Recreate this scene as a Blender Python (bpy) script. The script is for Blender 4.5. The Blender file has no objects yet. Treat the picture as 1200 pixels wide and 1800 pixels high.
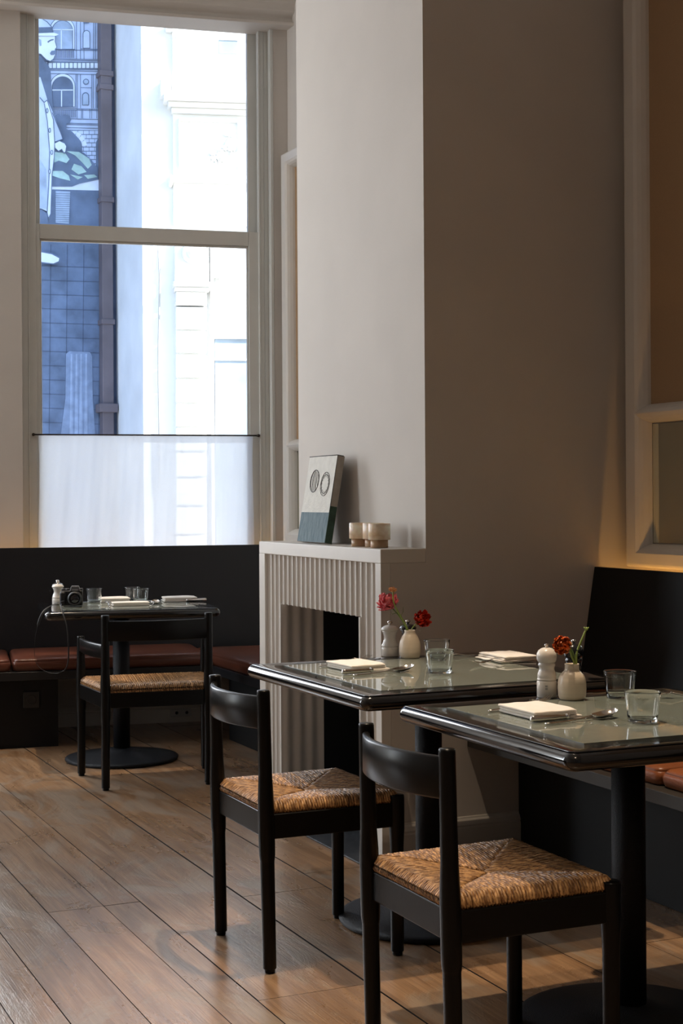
import bpy, bmesh, math, random
from mathutils import Vector, Matrix
random.seed(7)
sc = bpy.context.scene
COL = sc.collection

# ------------------------------------------------------------------ camera
FPX = 2620.0; CAMH = 1.27; YAW = math.radians(24.4); ROLL = math.radians(0.35); YH = 875.0
cam_data = bpy.data.cameras.new('camera'); cam = bpy.data.objects.new('camera', cam_data); COL.objects.link(cam)
cam_data.sensor_fit = 'VERTICAL'; cam_data.sensor_height = 36; cam_data.sensor_width = 24
cam_data.lens = FPX / 1800 * 36
cam_data.shift_y = -(900 - YH) / 1800
cam_data.clip_start = 0.05; cam_data.clip_end = 300
cam.matrix_world = Matrix.Translation((0, 0, CAMH)) @ Matrix.Rotation(-YAW, 4, 'Z') @ Matrix.Rotation(math.pi/2, 4, 'X') @ Matrix.Rotation(-ROLL, 4, 'Z')
sc.camera = cam

# ------------------------------------------------------------------ world, sun, big lights, exposure
sc.view_settings.view_transform = 'Standard'; sc.view_settings.look = 'None'
sc.view_settings.gamma = 1; sc.view_settings.use_curve_mapping = False
sc.view_settings.exposure = 0.0
world = bpy.data.worlds.new('sky'); sc.world = world; world.use_nodes = True
wn = world.node_tree; wn.nodes.clear()
sky = wn.nodes.new('ShaderNodeTexSky'); sky.sky_type = 'NISHITA'; sky.sun_disc = False
sky.sun_elevation = math.radians(38); sky.sun_rotation = math.radians(120); sky.air_density = 1.2; sky.dust_density = 1.5
bg = wn.nodes.new('ShaderNodeBackground'); bg.inputs['Strength'].default_value = 0.62
wo = wn.nodes.new('ShaderNodeOutputWorld')
wn.links.new(sky.outputs[0], bg.inputs[0]); wn.links.new(bg.outputs[0], wo.inputs[0])

def lamp(name, kind, energy, color, loc, target=None, **kw):
    d = bpy.data.lights.new(name, kind); d.energy = energy; d.color = color
    for k, v in kw.items(): setattr(d, k, v)
    o = bpy.data.objects.new(name, d); COL.objects.link(o); o.location = loc
    if target is not None:
        o.rotation_euler = (Vector(target) - Vector(loc)).to_track_quat('-Z', 'Y').to_euler()
    return o
lamp('sun', 'SUN', 13.5, (1.0, .96, .90), (0, 0, 20), Vector((0, 0, 20)) + Vector((-.60, .62, -.55)), angle=0.01)
# daylight: added fill in an unseen left-wall window, then the window wall's second window
lamp('added_left_fill', 'AREA', 115, (.93, .96, 1.0), (-3.35, 8.4, 2.35), (0, 7.9, 2.2), shape='RECTANGLE', size=1.0, size_y=2.9)
lamp('daylight_second_window', 'AREA', 120, (.92, .96, 1.0), (.73, 8.76, 2.4), (.0, 4.6, 2.2), shape='RECTANGLE', size=1.15, size_y=2.9)

# ------------------------------------------------------------------ window wall frame of reference (turned 10 degrees)
T10 = math.radians(10)
E1 = Vector((math.cos(T10), -math.sin(T10), 0)); NN = Vector((math.sin(T10), math.cos(T10), 0))
def W(e, n, z=0): return E1*e + NN*n + Vector((0, 0, z))
MW = Matrix.Rotation(-T10, 4, 'Z')     # local x = E1, local y = NN

# ------------------------------------------------------------------ helpers: mesh accumulator
class MB:
    def __init__(s): s.v = []; s.f = []; s.sm = []; s.mi = []; s.uv = None; s.tint = None
    def add(s, vs, fs, smooth=False, mat=0):
        b = len(s.v); s.v += [tuple(v) for v in vs]
        for f in fs: s.f.append(tuple(b+i for i in f)); s.sm.append(smooth); s.mi.append(mat)
        return s
    def box(s, a, b, mat=0, M=None):
        x0, y0, z0 = a; x1, y1, z1 = b
        vs = [Vector(p) for p in ((x0,y0,z0),(x1,y0,z0),(x1,y1,z0),(x0,y1,z0),(x0,y0,z1),(x1,y0,z1),(x1,y1,z1),(x0,y1,z1))]
        if M is not None: vs = [M @ v for v in vs]
        return s.add(vs, [(0,3,2,1),(4,5,6,7),(0,1,5,4),(1,2,6,5),(2,3,7,6),(3,0,4,7)], False, mat)
    def lathe(s, prof, c=(0,0,0), n=32, mat=0, M=None, smooth=True):
        vs = []; fs = []
        for r, z in prof:
            for i in range(n):
                a = 2*math.pi*i/n; p = Vector((c[0]+r*math.cos(a), c[1]+r*math.sin(a), c[2]+z))
                vs.append(M @ p if M is not None else p)
        for k in range(len(prof)-1):
            for i in range(n):
                j = (i+1) % n
                fs.append((k*n+i, k*n+j, (k+1)*n+j, (k+1)*n+i))
        if prof[0][0] > 1e-6: fs.append(tuple(reversed(range(n))))
        if prof[-1][0] > 1e-6: fs.append(tuple((len(prof)-1)*n+i for i in range(n)))
        return s.add(vs, fs, smooth, mat)
    def tube(s, pts, rad, n=8, mat=0, smooth=True, flat=1.0, up=None):
        pts = [Vector(p) for p in pts]; rad = rad if hasattr(rad, '__len__') else [rad]*len(pts)
        vs = []; fs = []; up = Vector(up) if up else Vector((0,0,1))
        for i, p in enumerate(pts):
            t = (pts[min(i+1, len(pts)-1)] - pts[max(i-1, 0)]).normalized()
            u = up if abs(t.dot(up)) < .95 else Vector((1,0,0))
            a = t.cross(u).normalized(); b = a.cross(t).normalized()
            for k in range(n):
                th = 2*math.pi*k/n
                vs.append(p + a*math.cos(th)*rad[i] + b*math.sin(th)*rad[i]*flat)
        for i in range(len(pts)-1):
            for k in range(n):
                j = (k+1) % n; fs.append((i*n+k, i*n+j, (i+1)*n+j, (i+1)*n+k))
        fs.append(tuple(reversed(range(n)))); fs.append(tuple((len(pts)-1)*n+k for k in range(n)))
        return s.add(vs, fs, smooth, mat)
    def prism(s, poly, vec, mat=0, smooth=False):
        n = len(poly); vec = Vector(vec); poly = [Vector(p) for p in poly]
        vs = poly + [p+vec for p in poly]
        fs = [tuple(reversed(range(n))), tuple(range(n, 2*n))] + [(i, (i+1) % n, n+(i+1) % n, n+i) for i in range(n)]
        return s.add(vs, fs, smooth, mat)
    def grid(s, rows, mat=0, smooth=True, closed=False):
        m = len(rows); n = len(rows[0]); vs = [p for r in rows for p in r]; fs = []
        for i in range(m-1):
            for j in range(n if closed else n-1):
                k = (j+1) % n; fs.append((i*n+j, i*n+k, (i+1)*n+k, (i+1)*n+j))
        return s.add(vs, fs, smooth, mat)
    def build(s, name, mats, parent=None, bevel=0, seg=3, subsurf=0, solid=0, fix=True, weld=False):
        me = bpy.data.meshes.new(name); me.from_pydata(s.v, [], s.f); me.update()
        for i, p in enumerate(me.polygons): p.use_smooth = s.sm[i]; p.material_index = s.mi[i]
        if fix or weld:
            bm = bmesh.new(); bm.from_mesh(me)
            if weld: bmesh.ops.remove_doubles(bm, verts=bm.verts, dist=1e-5)
            bmesh.ops.recalc_face_normals(bm, faces=bm.faces); bm.to_mesh(me); bm.free()
        for m in (mats if isinstance(mats, (list, tuple)) else [mats]): me.materials.append(m)
        o = bpy.data.objects.new(name, me); COL.objects.link(o)
        if parent: o.parent = parent
        if solid:
            md = o.modifiers.new('solid', 'SOLIDIFY'); md.thickness = solid; md.offset = 0
        if subsurf:
            md = o.modifiers.new('sub', 'SUBSURF'); md.levels = subsurf; md.render_levels = subsurf
        if bevel:
            md = o.modifiers.new('bevel', 'BEVEL'); md.width = bevel; md.segments = seg; md.limit_method = 'ANGLE'; md.angle_limit = math.radians(40)
            md.harden_normals = True
            for p in me.polygons: p.use_smooth = True
            try:
                me.set_sharp_from_angle(angle=math.radians(35))
            except Exception: pass
        return o

def empty(name, loc=(0,0,0), rz=0, label=None, cat=None, group=None, kind=None):
    o = bpy.data.objects.new(name, None); COL.objects.link(o); o.location = loc; o.rotation_euler = (0, 0, rz)
    o.empty_display_size = .05
    return tag(o, label, cat, group, kind)
def tag(o, label=None, cat=None, group=None, kind=None):
    if label: o['label'] = label
    if cat: o['category'] = cat
    if group: o['group'] = group
    if kind: o['kind'] = kind
    return o
def struct(o): o['kind'] = 'structure'; return o
def copy_tree(o, parent=None):
    c = o.copy(); COL.objects.link(c)
    if parent: c.parent = parent
    for ch in [x for x in list(bpy.data.objects) if x.parent == o]: copy_tree(ch, c)
    return c
def dup(o, loc, rz, label, group=None):
    c = copy_tree(o); c.location = loc; c.rotation_euler = (0, 0, rz); c['label'] = label
    if group: c['group'] = group
    return c

# ------------------------------------------------------------------ helpers: materials
def mat(name, color, rough=.5, metal=0, spec=.5, noise=0, nscale=20, bump=0, bscale=60, coat=0, trans=0, ior=1.45, sss=0, stretch=None, coat_rough=.05, color2=None, sheen=0):
    m = bpy.data.materials.new(name); m.use_nodes = True; nt = m.node_tree; N = nt.nodes; L = nt.links
    b = N['Principled BSDF']; b.inputs['Base Color'].default_value = (*color, 1); b.inputs['Roughness'].default_value = rough
    b.inputs['Metallic'].default_value = metal; b.inputs['Specular IOR Level'].default_value = spec
    b.inputs['Coat Weight'].default_value = coat; b.inputs['Coat Roughness'].default_value = coat_rough
    b.inputs['Transmission Weight'].default_value = trans; b.inputs['IOR'].default_value = ior
    if sheen: b.inputs['Sheen Weight'].default_value = sheen
    if sss:
        b.inputs['Subsurface Weight'].default_value = sss; b.inputs['Subsurface Radius'].default_value = (.02, .012, .006)
    tc = N.new('ShaderNodeTexCoord'); mp = N.new('ShaderNodeMapping'); L.new(tc.outputs['Object'], mp.inputs[0])
    if stretch: mp.inputs['Scale'].default_value = stretch
    if noise or color2:
        t = N.new('ShaderNodeTexNoise'); t.inputs['Scale'].default_value = nscale; t.inputs['Detail'].default_value = 6; L.new(mp.outputs[0], t.inputs['Vector'])
        r = N.new('ShaderNodeValToRGB'); L.new(t.outputs[0], r.inputs[0])
        r.color_ramp.elements[0].position = .35; r.color_ramp.elements[1].position = .65
        c2 = color2 or tuple(min(1, c*(1+noise)) for c in color)
        c1 = color if color2 else tuple(c*(1-noise) for c in color)
        r.color_ramp.elements[0].color = (*c1, 1); r.color_ramp.elements[1].color = (*c2, 1)
        L.new(r.outputs[0], b.inputs['Base Color'])
    if bump:
        t2 = N.new('ShaderNodeTexNoise'); t2.inputs['Scale'].default_value = bscale; t2.inputs['Detail'].default_value = 4; L.new(mp.outputs[0], t2.inputs['Vector'])
        bp = N.new('ShaderNodeBump'); bp.inputs['Strength'].default_value = bump; bp.inputs['Distance'].default_value = .01
        L.new(t2.outputs[0], bp.inputs['Height']); L.new(bp.outputs[0], b.inputs['Normal'])
    return m
def emis(name, color, strength):
    m = bpy.data.materials.new(name); m.use_nodes = True; N = m.node_tree.nodes; N.clear()
    e = N.new('ShaderNodeEmission'); e.inputs[0].default_value = (*color, 1); e.inputs[1].default_value = strength
    o = N.new('ShaderNodeOutputMaterial'); m.node_tree.links.new(e.outputs[0], o.inputs[0]); return m

M = {}
M['wall'] = mat('painted_plaster', (.60, .555, .505), .75, noise=.025, nscale=3, bump=.04, bscale=180)
M['wallside'] = M['wall']
M['paint'] = mat('satin_cream_paint', (.67, .625, .565), .38, noise=.02, nscale=8, bump=.03, bscale=90)
M['sash'] = mat('window_frame_paint', (.60, .60, .565), .4, noise=.02, nscale=9)
M['ceil'] = mat('ceiling_paint', (.70, .67, .63), .8)
M['black'] = mat('black_lacquer', (.005, .005, .006), .14, spec=.6, coat=.5)
M['blackwood'] = mat('black_stained_wood', (.0055, .0050, .0047), .28, spec=.22, bump=.01, bscale=60, stretch=(1,1,.2))
M['bench'] = mat('dark_bench_board', (.013, .013, .015), .36, spec=.5, bump=.02, bscale=300)
M['benchblack'] = mat('matt_black_board', (.006, .006, .006), .55, spec=.3)
M['apron'] = mat('bench_edge_board', (.030, .026, .022), .45)
M['iron'] = mat('textured_black_iron', (.0045, .005, .007), .42, spec=.28, bump=.35, bscale=420)
M['leather'] = mat('brown_leather', (.115, .036, .020), .30, spec=.5, noise=.18, nscale=6, bump=.10, bscale=160)
M['leather_tan'] = mat('tan_leather', (.21, .065, .022), .38, spec=.5, noise=.18, nscale=6, bump=.12, bscale=160)
M['steel'] = mat('polished_steel', (.62, .58, .54), .16, metal=1)
M['chrome'] = mat('chrome', (.7, .7, .7), .1, metal=1)
M['glaze'] = mat('cream_stoneware', (.62, .52, .40), .32, noise=.05, nscale=10, stretch=(.3,.3,9), bump=.05, bscale=30)
M['whitewood'] = mat('white_lacquered_wood', (.70, .66, .60), .25, coat=.3)
M['darkwood'] = mat('dark_lacquered_wood', (.010, .010, .013), .15, coat=.5)
M['cloth'] = mat('napkin_linen', (.84, .79, .73), .9, noise=.02, nscale=30, bump=.10, bscale=500, sheen=.2)
M['stem'] = mat('flower_stem', (.26, .34, .07), .5, noise=.15, nscale=60)
M['stem_dark'] = mat('flower_stem_dark', (.13, .20, .05), .5, noise=.15, nscale=60)
M['pink'] = mat('pink_petal', (.84, .19, .22), .55, noise=.3, nscale=45, sss=.15)
M['red'] = mat('red_petal', (.55, .035, .010), .5, noise=.35, nscale=60, sss=.1)
M['orange'] = mat('orange_petal', (.78, .22, .030), .5, color2=(.62, .10, .02), nscale=50, sss=.1)
M['peach'] = mat('peach_petal', (.72, .36, .16), .6, noise=.15, nscale=60, sss=.1)
M['canvas_white'] = mat('canvas_white_paint', (.70, .68, .62), .8, noise=.05, nscale=30, bump=.3, bscale=120)
M['canvas_teal'] = mat('canvas_teal_paint', (.105, .16, .185), .75, color2=(.19, .25, .275), nscale=26, stretch=(1,4,.7), bump=.4, bscale=90)
M['canvas_green'] = mat('canvas_green_paint', (.035, .07, .045), .75, noise=.3, nscale=30)
M['canvas_edge'] = mat('canvas_edge_paint', (.36, .32, .27), .8, noise=.1, nscale=30)
M['pencil'] = mat('pencil_line', (.06, .055, .055), .8)
M['linen'] = mat('tan_linen_panel', (.38, .24, .13), .9, noise=.05, nscale=200, bump=.25, bscale=500, stretch=(1,1,5))
M['mirror'] = mat('mirror_glass', (.70, .72, .62), .02, metal=1)
M['slate'] = mat('slate_hearth', (.030, .034, .040), .42, noise=.2, nscale=12, bump=.08, bscale=60)
M['soot'] = mat('black_firebox', (.006, .006, .006), .7)
M['camplastic'] = mat('camera_body_plastic', (.012, .012, .013), .38, bump=.2, bscale=700)
M['camtop'] = mat('camera_metal', (.06, .06, .065), .35)
M['camglass'] = mat('lens_glass', (.01, .01, .015), .05, coat=1)
M['strap'] = mat('camera_strap_webbing', (.03, .03, .032), .5)
M['greytext'] = mat('grey_lettering', (.35, .35, .35), .6)
M['plastic_black'] = mat('black_socket_plastic', (.012, .012, .012), .35)
M['plastic_white'] = mat('white_socket_plastic', (.55, .53, .50), .4)
M['rod'] = mat('dark_rod', (.05, .04, .035), .4, metal=.8)
M['ebrown'] = mat('drainpipe_brown', (.135, .115, .135), .55, noise=.15, nscale=3)
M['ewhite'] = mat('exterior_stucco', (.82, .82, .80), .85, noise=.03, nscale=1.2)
M['eshade'] = mat('exterior_shaded_stucco', (.74, .76, .80), .85, noise=.10, nscale=1.1)  # white stucco again, with bluish shade mixed into its colour
M['estone'] = mat('street_paving', (.45, .44, .42), .9)
M['ewin'] = mat('pale_blue_window', (.30, .37, .45), .3, noise=.15, nscale=3)
M['mw'] = mat('mural_pale_blue', (.50, .61, .86), .8, noise=.10, nscale=4)  # mural paint; these blues also carry window-glass haze mixed into the colour
M['mw2'] = mat('mural_white_blue', (.66, .76, .95), .8, noise=.06, nscale=6)
M['mm'] = mat('mural_mid_blue', (.34, .44, .62), .8, noise=.2, nscale=5)
M['md'] = mat('mural_navy', (.12, .17, .28), .8, noise=.25, nscale=4)
M['mdk'] = mat('mural_deep_blue', (.075, .105, .18), .8, noise=.2, nscale=4)
M['mg'] = mat('mural_grey_green', (.38, .56, .58), .8, noise=.2, nscale=6)

# stone cups
def alabaster(name, c1, c2):
    m = mat(name, c1, .3, color2=c2, nscale=18, sss=.6, stretch=(1, 1, 1.6)); return m
M['alab'] = alabaster('veined_onyx', (.72, .52, .32), (.96, .88, .74))
M['alab_dark'] = alabaster('onyx_foot', (.42, .26, .15), (.58, .40, .25))

# glass (pane, drinking glass)
def glassmat(name, color, rough=0, ior=1.45):
    m = bpy.data.materials.new(name); m.use_nodes = True; N = m.node_tree.nodes; L = m.node_tree.links; N.clear()
    g = N.new('ShaderNodeBsdfGlass'); g.inputs['Color'].default_value = (*color, 1); g.inputs['Roughness'].default_value = rough; g.inputs['IOR'].default_value = ior
    o = N.new('ShaderNodeOutputMaterial'); L.new(g.outputs[0], o.inputs[0]); return m
M['tumbler'] = glassmat('drinking_glass', (.97, .98, .98))
def panemat():
    m = bpy.data.materials.new('window_pane_glass'); m.use_nodes = True; N = m.node_tree.nodes; L = m.node_tree.links; N.clear()
    t = N.new('ShaderNodeBsdfTransparent'); t.inputs[0].default_value = (.96, .98, 1, 1)
    g = N.new('ShaderNodeBsdfGlossy'); g.inputs['Roughness'].default_value = .02; g.inputs[0].default_value = (.9, .95, 1, 1)
    f = N.new('ShaderNodeFresnel'); f.inputs[0].default_value = 1.3
    x = N.new('ShaderNodeMixShader'); o = N.new('ShaderNodeOutputMaterial')
    L.new(f.outputs[0], x.inputs[0]); L.new(t.outputs[0], x.inputs[1]); L.new(g.outputs[0], x.inputs[2]); L.new(x.outputs[0], o.inputs[0]); return m
M['pane'] = panemat()
def curtainmat():
    m = bpy.data.materials.new('sheer_linen'); m.use_nodes = True; N = m.node_tree.nodes; L = m.node_tree.links; N.clear()
    d = N.new('ShaderNodeBsdfDiffuse'); d.inputs[0].default_value = (.88, .88, .86, 1)
    tl = N.new('ShaderNodeBsdfTranslucent'); tl.inputs[0].default_value = (.92, .94, .97, 1)
    tp = N.new('ShaderNodeBsdfTransparent')
    a = N.new('ShaderNodeMixShader'); a.inputs[0].default_value = .82
    b = N.new('ShaderNodeMixShader'); o = N.new('ShaderNodeOutputMaterial')
    tc = N.new('ShaderNodeTexCoord'); w = N.new('ShaderNodeTexNoise'); w.inputs['Scale'].default_value = 420; mp = N.new('ShaderNodeMapping'); mp.inputs['Scale'].default_value = (1, 1, .5)
    L.new(tc.outputs['Object'], mp.inputs[0]); L.new(mp.outputs[0], w.inputs['Vector'])
    mr = N.new('ShaderNodeMapRange'); mr.inputs['To Min'].default_value = .09; mr.inputs['To Max'].default_value = .15; L.new(w.outputs[0], mr.inputs[0])
    L.new(d.outputs[0], a.inputs[1]); L.new(tl.outputs[0], a.inputs[2]); L.new(a.outputs[0], b.inputs[1]); L.new(tp.outputs[0], b.inputs[2]); L.new(mr.outputs[0], b.inputs[0])
    L.new(b.outputs[0], o.inputs[0]); return m
M['curtain'] = curtainmat()
# table glass over pale cloth-grey backing
def tableglass():
    m = mat('back_painted_table_glass', (.20, .225, .19), .5, noise=.05, nscale=40, coat=1.0, coat_rough=.02)
    b = m.node_tree.nodes['Principled BSDF']; b.inputs['Coat IOR'].default_value = 1.75; b.inputs['Specular IOR Level'].default_value = .2
    return m
M['tglass'] = tableglass()

def floormat():
    m = bpy.data.materials.new('worn_pine_boards'); m.use_nodes = True; nt = m.node_tree; N = nt.nodes; L = nt.links
    b = N['Principled BSDF']
    tc = N.new('ShaderNodeTexCoord')
    at = N.new('ShaderNodeAttribute'); at.attribute_name = 'tint'
    # per-board offset so the grain differs from board to board
    add = N.new('ShaderNodeVectorMath'); add.operation = 'MULTIPLY_ADD'; add.inputs[1].default_value = (7, 31, 3)
    L.new(at.outputs['Color'], add.inputs[0]); L.new(tc.outputs['Object'], add.inputs[2])
    mp = N.new('ShaderNodeMapping'); mp.inputs['Scale'].default_value = (16, .9, 1); L.new(add.outputs[0], mp.inputs[0])
    g = N.new('ShaderNodeTexNoise'); g.inputs['Scale'].default_value = 2.2; g.inputs['Detail'].default_value = 9; g.inputs['Roughness'].default_value = .62; g.inputs['Distortion'].default_value = .6
    L.new(mp.outputs[0], g.inputs['Vector'])
    r = N.new('ShaderNodeValToRGB'); r.color_ramp.elements[0].position = .30; r.color_ramp.elements[1].position = .72
    r.color_ramp.elements[0].color = (.215, .125, .066, 1); r.color_ramp.elements[1].color = (.46, .30, .175, 1)
    L.new(g.outputs[0], r.inputs[0])
    # fine lines
    mp2 = N.new('ShaderNodeMapping'); mp2.inputs['Scale'].default_value = (90, 1.5, 1); L.new(add.outputs[0], mp2.inputs[0])
    g2 = N.new('ShaderNodeTexNoise'); g2.inputs['Scale'].default_value = 3; g2.inputs['Detail'].default_value = 5; L.new(mp2.outputs[0], g2.inputs['Vector'])
    mx = N.new('ShaderNodeMix'); mx.data_type = 'RGBA'; mx.blend_type = 'MULTIPLY'; mx.inputs[0].default_value = .5
    mr = N.new('ShaderNodeMapRange'); mr.inputs['From Min'].default_value = .3; mr.inputs['From Max'].default_value = .7; mr.inputs['To Min'].default_value = .55; mr.inputs['To Max'].default_value = 1.15
    L.new(g2.outputs[0], mr.inputs[0]); L.new(r.outputs[0], mx.inputs[6]); L.new(mr.outputs[0], mx.inputs[7])
    # board tint
    mt = N.new('ShaderNodeMix'); mt.data_type = 'RGBA'; mt.blend_type = 'MULTIPLY'; mt.inputs[0].default_value = 1
    cr = N.new('ShaderNodeValToRGB'); cr.color_ramp.elements[0].color = (.80, .76, .72, 1); cr.color_ramp.elements[1].color = (1.12, 1.02, .93, 1)
    sep = N.new('ShaderNodeSeparateColor'); L.new(at.outputs['Color'], sep.inputs[0]); L.new(sep.outputs[0], cr.inputs[0])
    L.new(mx.outputs[2], mt.inputs[6]); L.new(cr.outputs[0], mt.inputs[7])
    # worn patches, grey and pale
    pn = N.new('ShaderNodeTexNoise'); pn.inputs['Scale'].default_value = 2.6; pn.inputs['Detail'].default_value = 8; pn.inputs['Roughness'].default_value = .65; pn.inputs['Distortion'].default_value = 1.0
    mp3 = N.new('ShaderNodeMapping'); mp3.inputs['Scale'].default_value = (1.6, .8, 1); L.new(tc.outputs['Object'], mp3.inputs[0]); L.new(mp3.outputs[0], pn.inputs['Vector'])
    pr = N.new('ShaderNodeValToRGB'); pr.color_ramp.elements[0].position = .50; pr.color_ramp.elements[1].position = .60
    L.new(pn.outputs[0], pr.inputs[0])
    mp_ = N.new('ShaderNodeMix'); mp_.data_type = 'RGBA'; mp_.inputs[7].default_value = (.34, .28, .215, 1)
    ml = N.new('ShaderNodeMath'); ml.operation = 'MULTIPLY'; ml.inputs[1].default_value = .55; L.new(pr.outputs[0], ml.inputs[0])
    L.new(ml.outputs[0], mp_.inputs[0]); L.new(mt.outputs[2], mp_.inputs[6])
    # knots
    vo = N.new('ShaderNodeTexVoronoi'); vo.inputs['Scale'].default_value = 2.6; L.new(tc.outputs['Object'], vo.inputs['Vector'])
    kr = N.new('ShaderNodeValToRGB'); kr.color_ramp.elements[0].position = .025; kr.color_ramp.elements[1].position = .05
    kr.color_ramp.elements[0].color = (.35, .33, .32, 1); kr.color_ramp.elements[1].color = (1, 1, 1, 1); L.new(vo.outputs['Distance'], kr.inputs[0])
    mk = N.new('ShaderNodeMix'); mk.data_type = 'RGBA'; mk.blend_type = 'MULTIPLY'; mk.inputs[0].default_value = 1
    L.new(mp_.outputs[2], mk.inputs[6]); L.new(kr.outputs[0], mk.inputs[7]); L.new(mk.outputs[2], b.inputs['Base Color'])
    # gloss varies
    rr = N.new('ShaderNodeMapRange'); rr.inputs['To Min'].default_value = .20; rr.inputs['To Max'].default_value = .38; L.new(pn.outputs[0], rr.inputs[0]); L.new(rr.outputs[0], b.inputs['Roughness'])
    b.inputs['Specular IOR Level'].default_value = .85; b.inputs['Coat Weight'].default_value = .35; b.inputs['Coat Roughness'].default_value = .22
    bp = N.new('ShaderNodeBump'); bp.inputs['Strength'].default_value = .22; bp.inputs['Distance'].default_value = .004
    hm = N.new('ShaderNodeMath'); hm.operation = 'ADD'; L.new(g2.outputs[0], hm.inputs[0]); L.new(pr.outputs[0], hm.inputs[1])
    lf = N.new('ShaderNodeTexNoise'); lf.inputs['Scale'].default_value = 5; L.new(mp3.outputs[0], lf.inputs['Vector'])
    lm = N.new('ShaderNodeMath'); lm.operation = 'MULTIPLY_ADD'; lm.inputs[1].default_value = 2.5; L.new(lf.outputs[0], lm.inputs[0]); L.new(hm.outputs[0], lm.inputs[2])
    L.new(lm.outputs[0], bp.inputs['Height']); L.new(bp.outputs[0], b.inputs['Normal'])
    return m
M['floor'] = floormat()
M['gap'] = mat('dark_floor_gap', (.012, .009, .007), .9)

def rushmat():
    m = bpy.data.materials.new('woven_rush_cord'); m.use_nodes = True; nt = m.node_tree; N = nt.nodes; L = nt.links
    b = N['Principled BSDF']; b.inputs['Roughness'].default_value = .48
    at = N.new('ShaderNodeAttribute'); at.attribute_name = 'cord'      # r = along cord, g = around cord, b = random
    sep = N.new('ShaderNodeSeparateColor'); L.new(at.outputs['Color'], sep.inputs[0])
    # twisted fibre stripes
    k = N.new('ShaderNodeMath'); k.operation = 'MULTIPLY_ADD'; k.inputs[1].default_value = 34.0
    L.new(sep.outputs[0], k.inputs[0]); L.new(sep.outputs[1], k.inputs[2])
    tc = N.new('ShaderNodeTexCoord'); ns = N.new('ShaderNodeTexNoise'); ns.inputs['Scale'].default_value = 90; ns.inputs['Detail'].default_value = 3; L.new(tc.outputs['Object'], ns.inputs['Vector'])
    a2 = N.new('ShaderNodeMath'); a2.operation = 'MULTIPLY_ADD'; a2.inputs[1].default_value = 1.4; L.new(ns.outputs[0], a2.inputs[0]); L.new(k.outputs[0], a2.inputs[2])
    fr = N.new('ShaderNodeMath'); fr.operation = 'PINGPONG'; fr.inputs[1].default_value = .5; L.new(a2.outputs[0], fr.inputs[0])
    r = N.new('ShaderNodeValToRGB'); r.color_ramp.elements[0].position = 0; r.color_ramp.elements[1].position = .5
    r.color_ramp.elements[0].color = (.17, .075, .028, 1); r.color_ramp.elements[1].color = (.66, .40, .19, 1); L.new(fr.outputs[0], r.inputs[0])
    cr = N.new('ShaderNodeValToRGB'); cr.color_ramp.elements[0].color = (.62, .55, .45, 1); cr.color_ramp.elements[1].color = (1.15, 1.1, 1.0, 1); L.new(sep.outputs[2], cr.inputs[0])
    mx = N.new('ShaderNodeMix'); mx.data_type = 'RGBA'; mx.blend_type = 'MULTIPLY'; mx.inputs[0].default_value = 1
    L.new(r.outputs[0], mx.inputs[6]); L.new(cr.outputs[0], mx.inputs[7]); L.new(mx.outputs[2], b.inputs['Base Color'])
    bp = N.new('ShaderNodeBump'); bp.inputs['Strength'].default_value = .8; bp.inputs['Distance'].default_value = .002; L.new(fr.outputs[0], bp.inputs['Height']); L.new(bp.outputs[0], b.inputs['Normal'])
    return m
M['rush'] = rushmat()
M['rushcore'] = mat('rush_underlay', (.20, .11, .05), .8, noise=.3, nscale=80)

#=PART2=
# ------------------------------------------------------------------ helper: where a line of sight meets a plane (used to measure the buildings across the street)
Fw = Vector((math.sin(YAW), math.cos(YAW), 0)); Rt = Vector((math.cos(YAW), -math.sin(YAW), 0))
def ray(x, y):
    a = (x-600)/FPX; b = (YH-y)/FPX; c, s = math.cos(ROLL), math.sin(ROLL)
    return Fw + Rt*(a*c + b*s) + Vector((0, 0, -a*s + b*c))
def on_plane(x, y, p, n):
    o = Vector((0, 0, CAMH)); r = ray(x, y); return o + r*((Vector(p)-o).dot(n)/r.dot(n))

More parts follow.
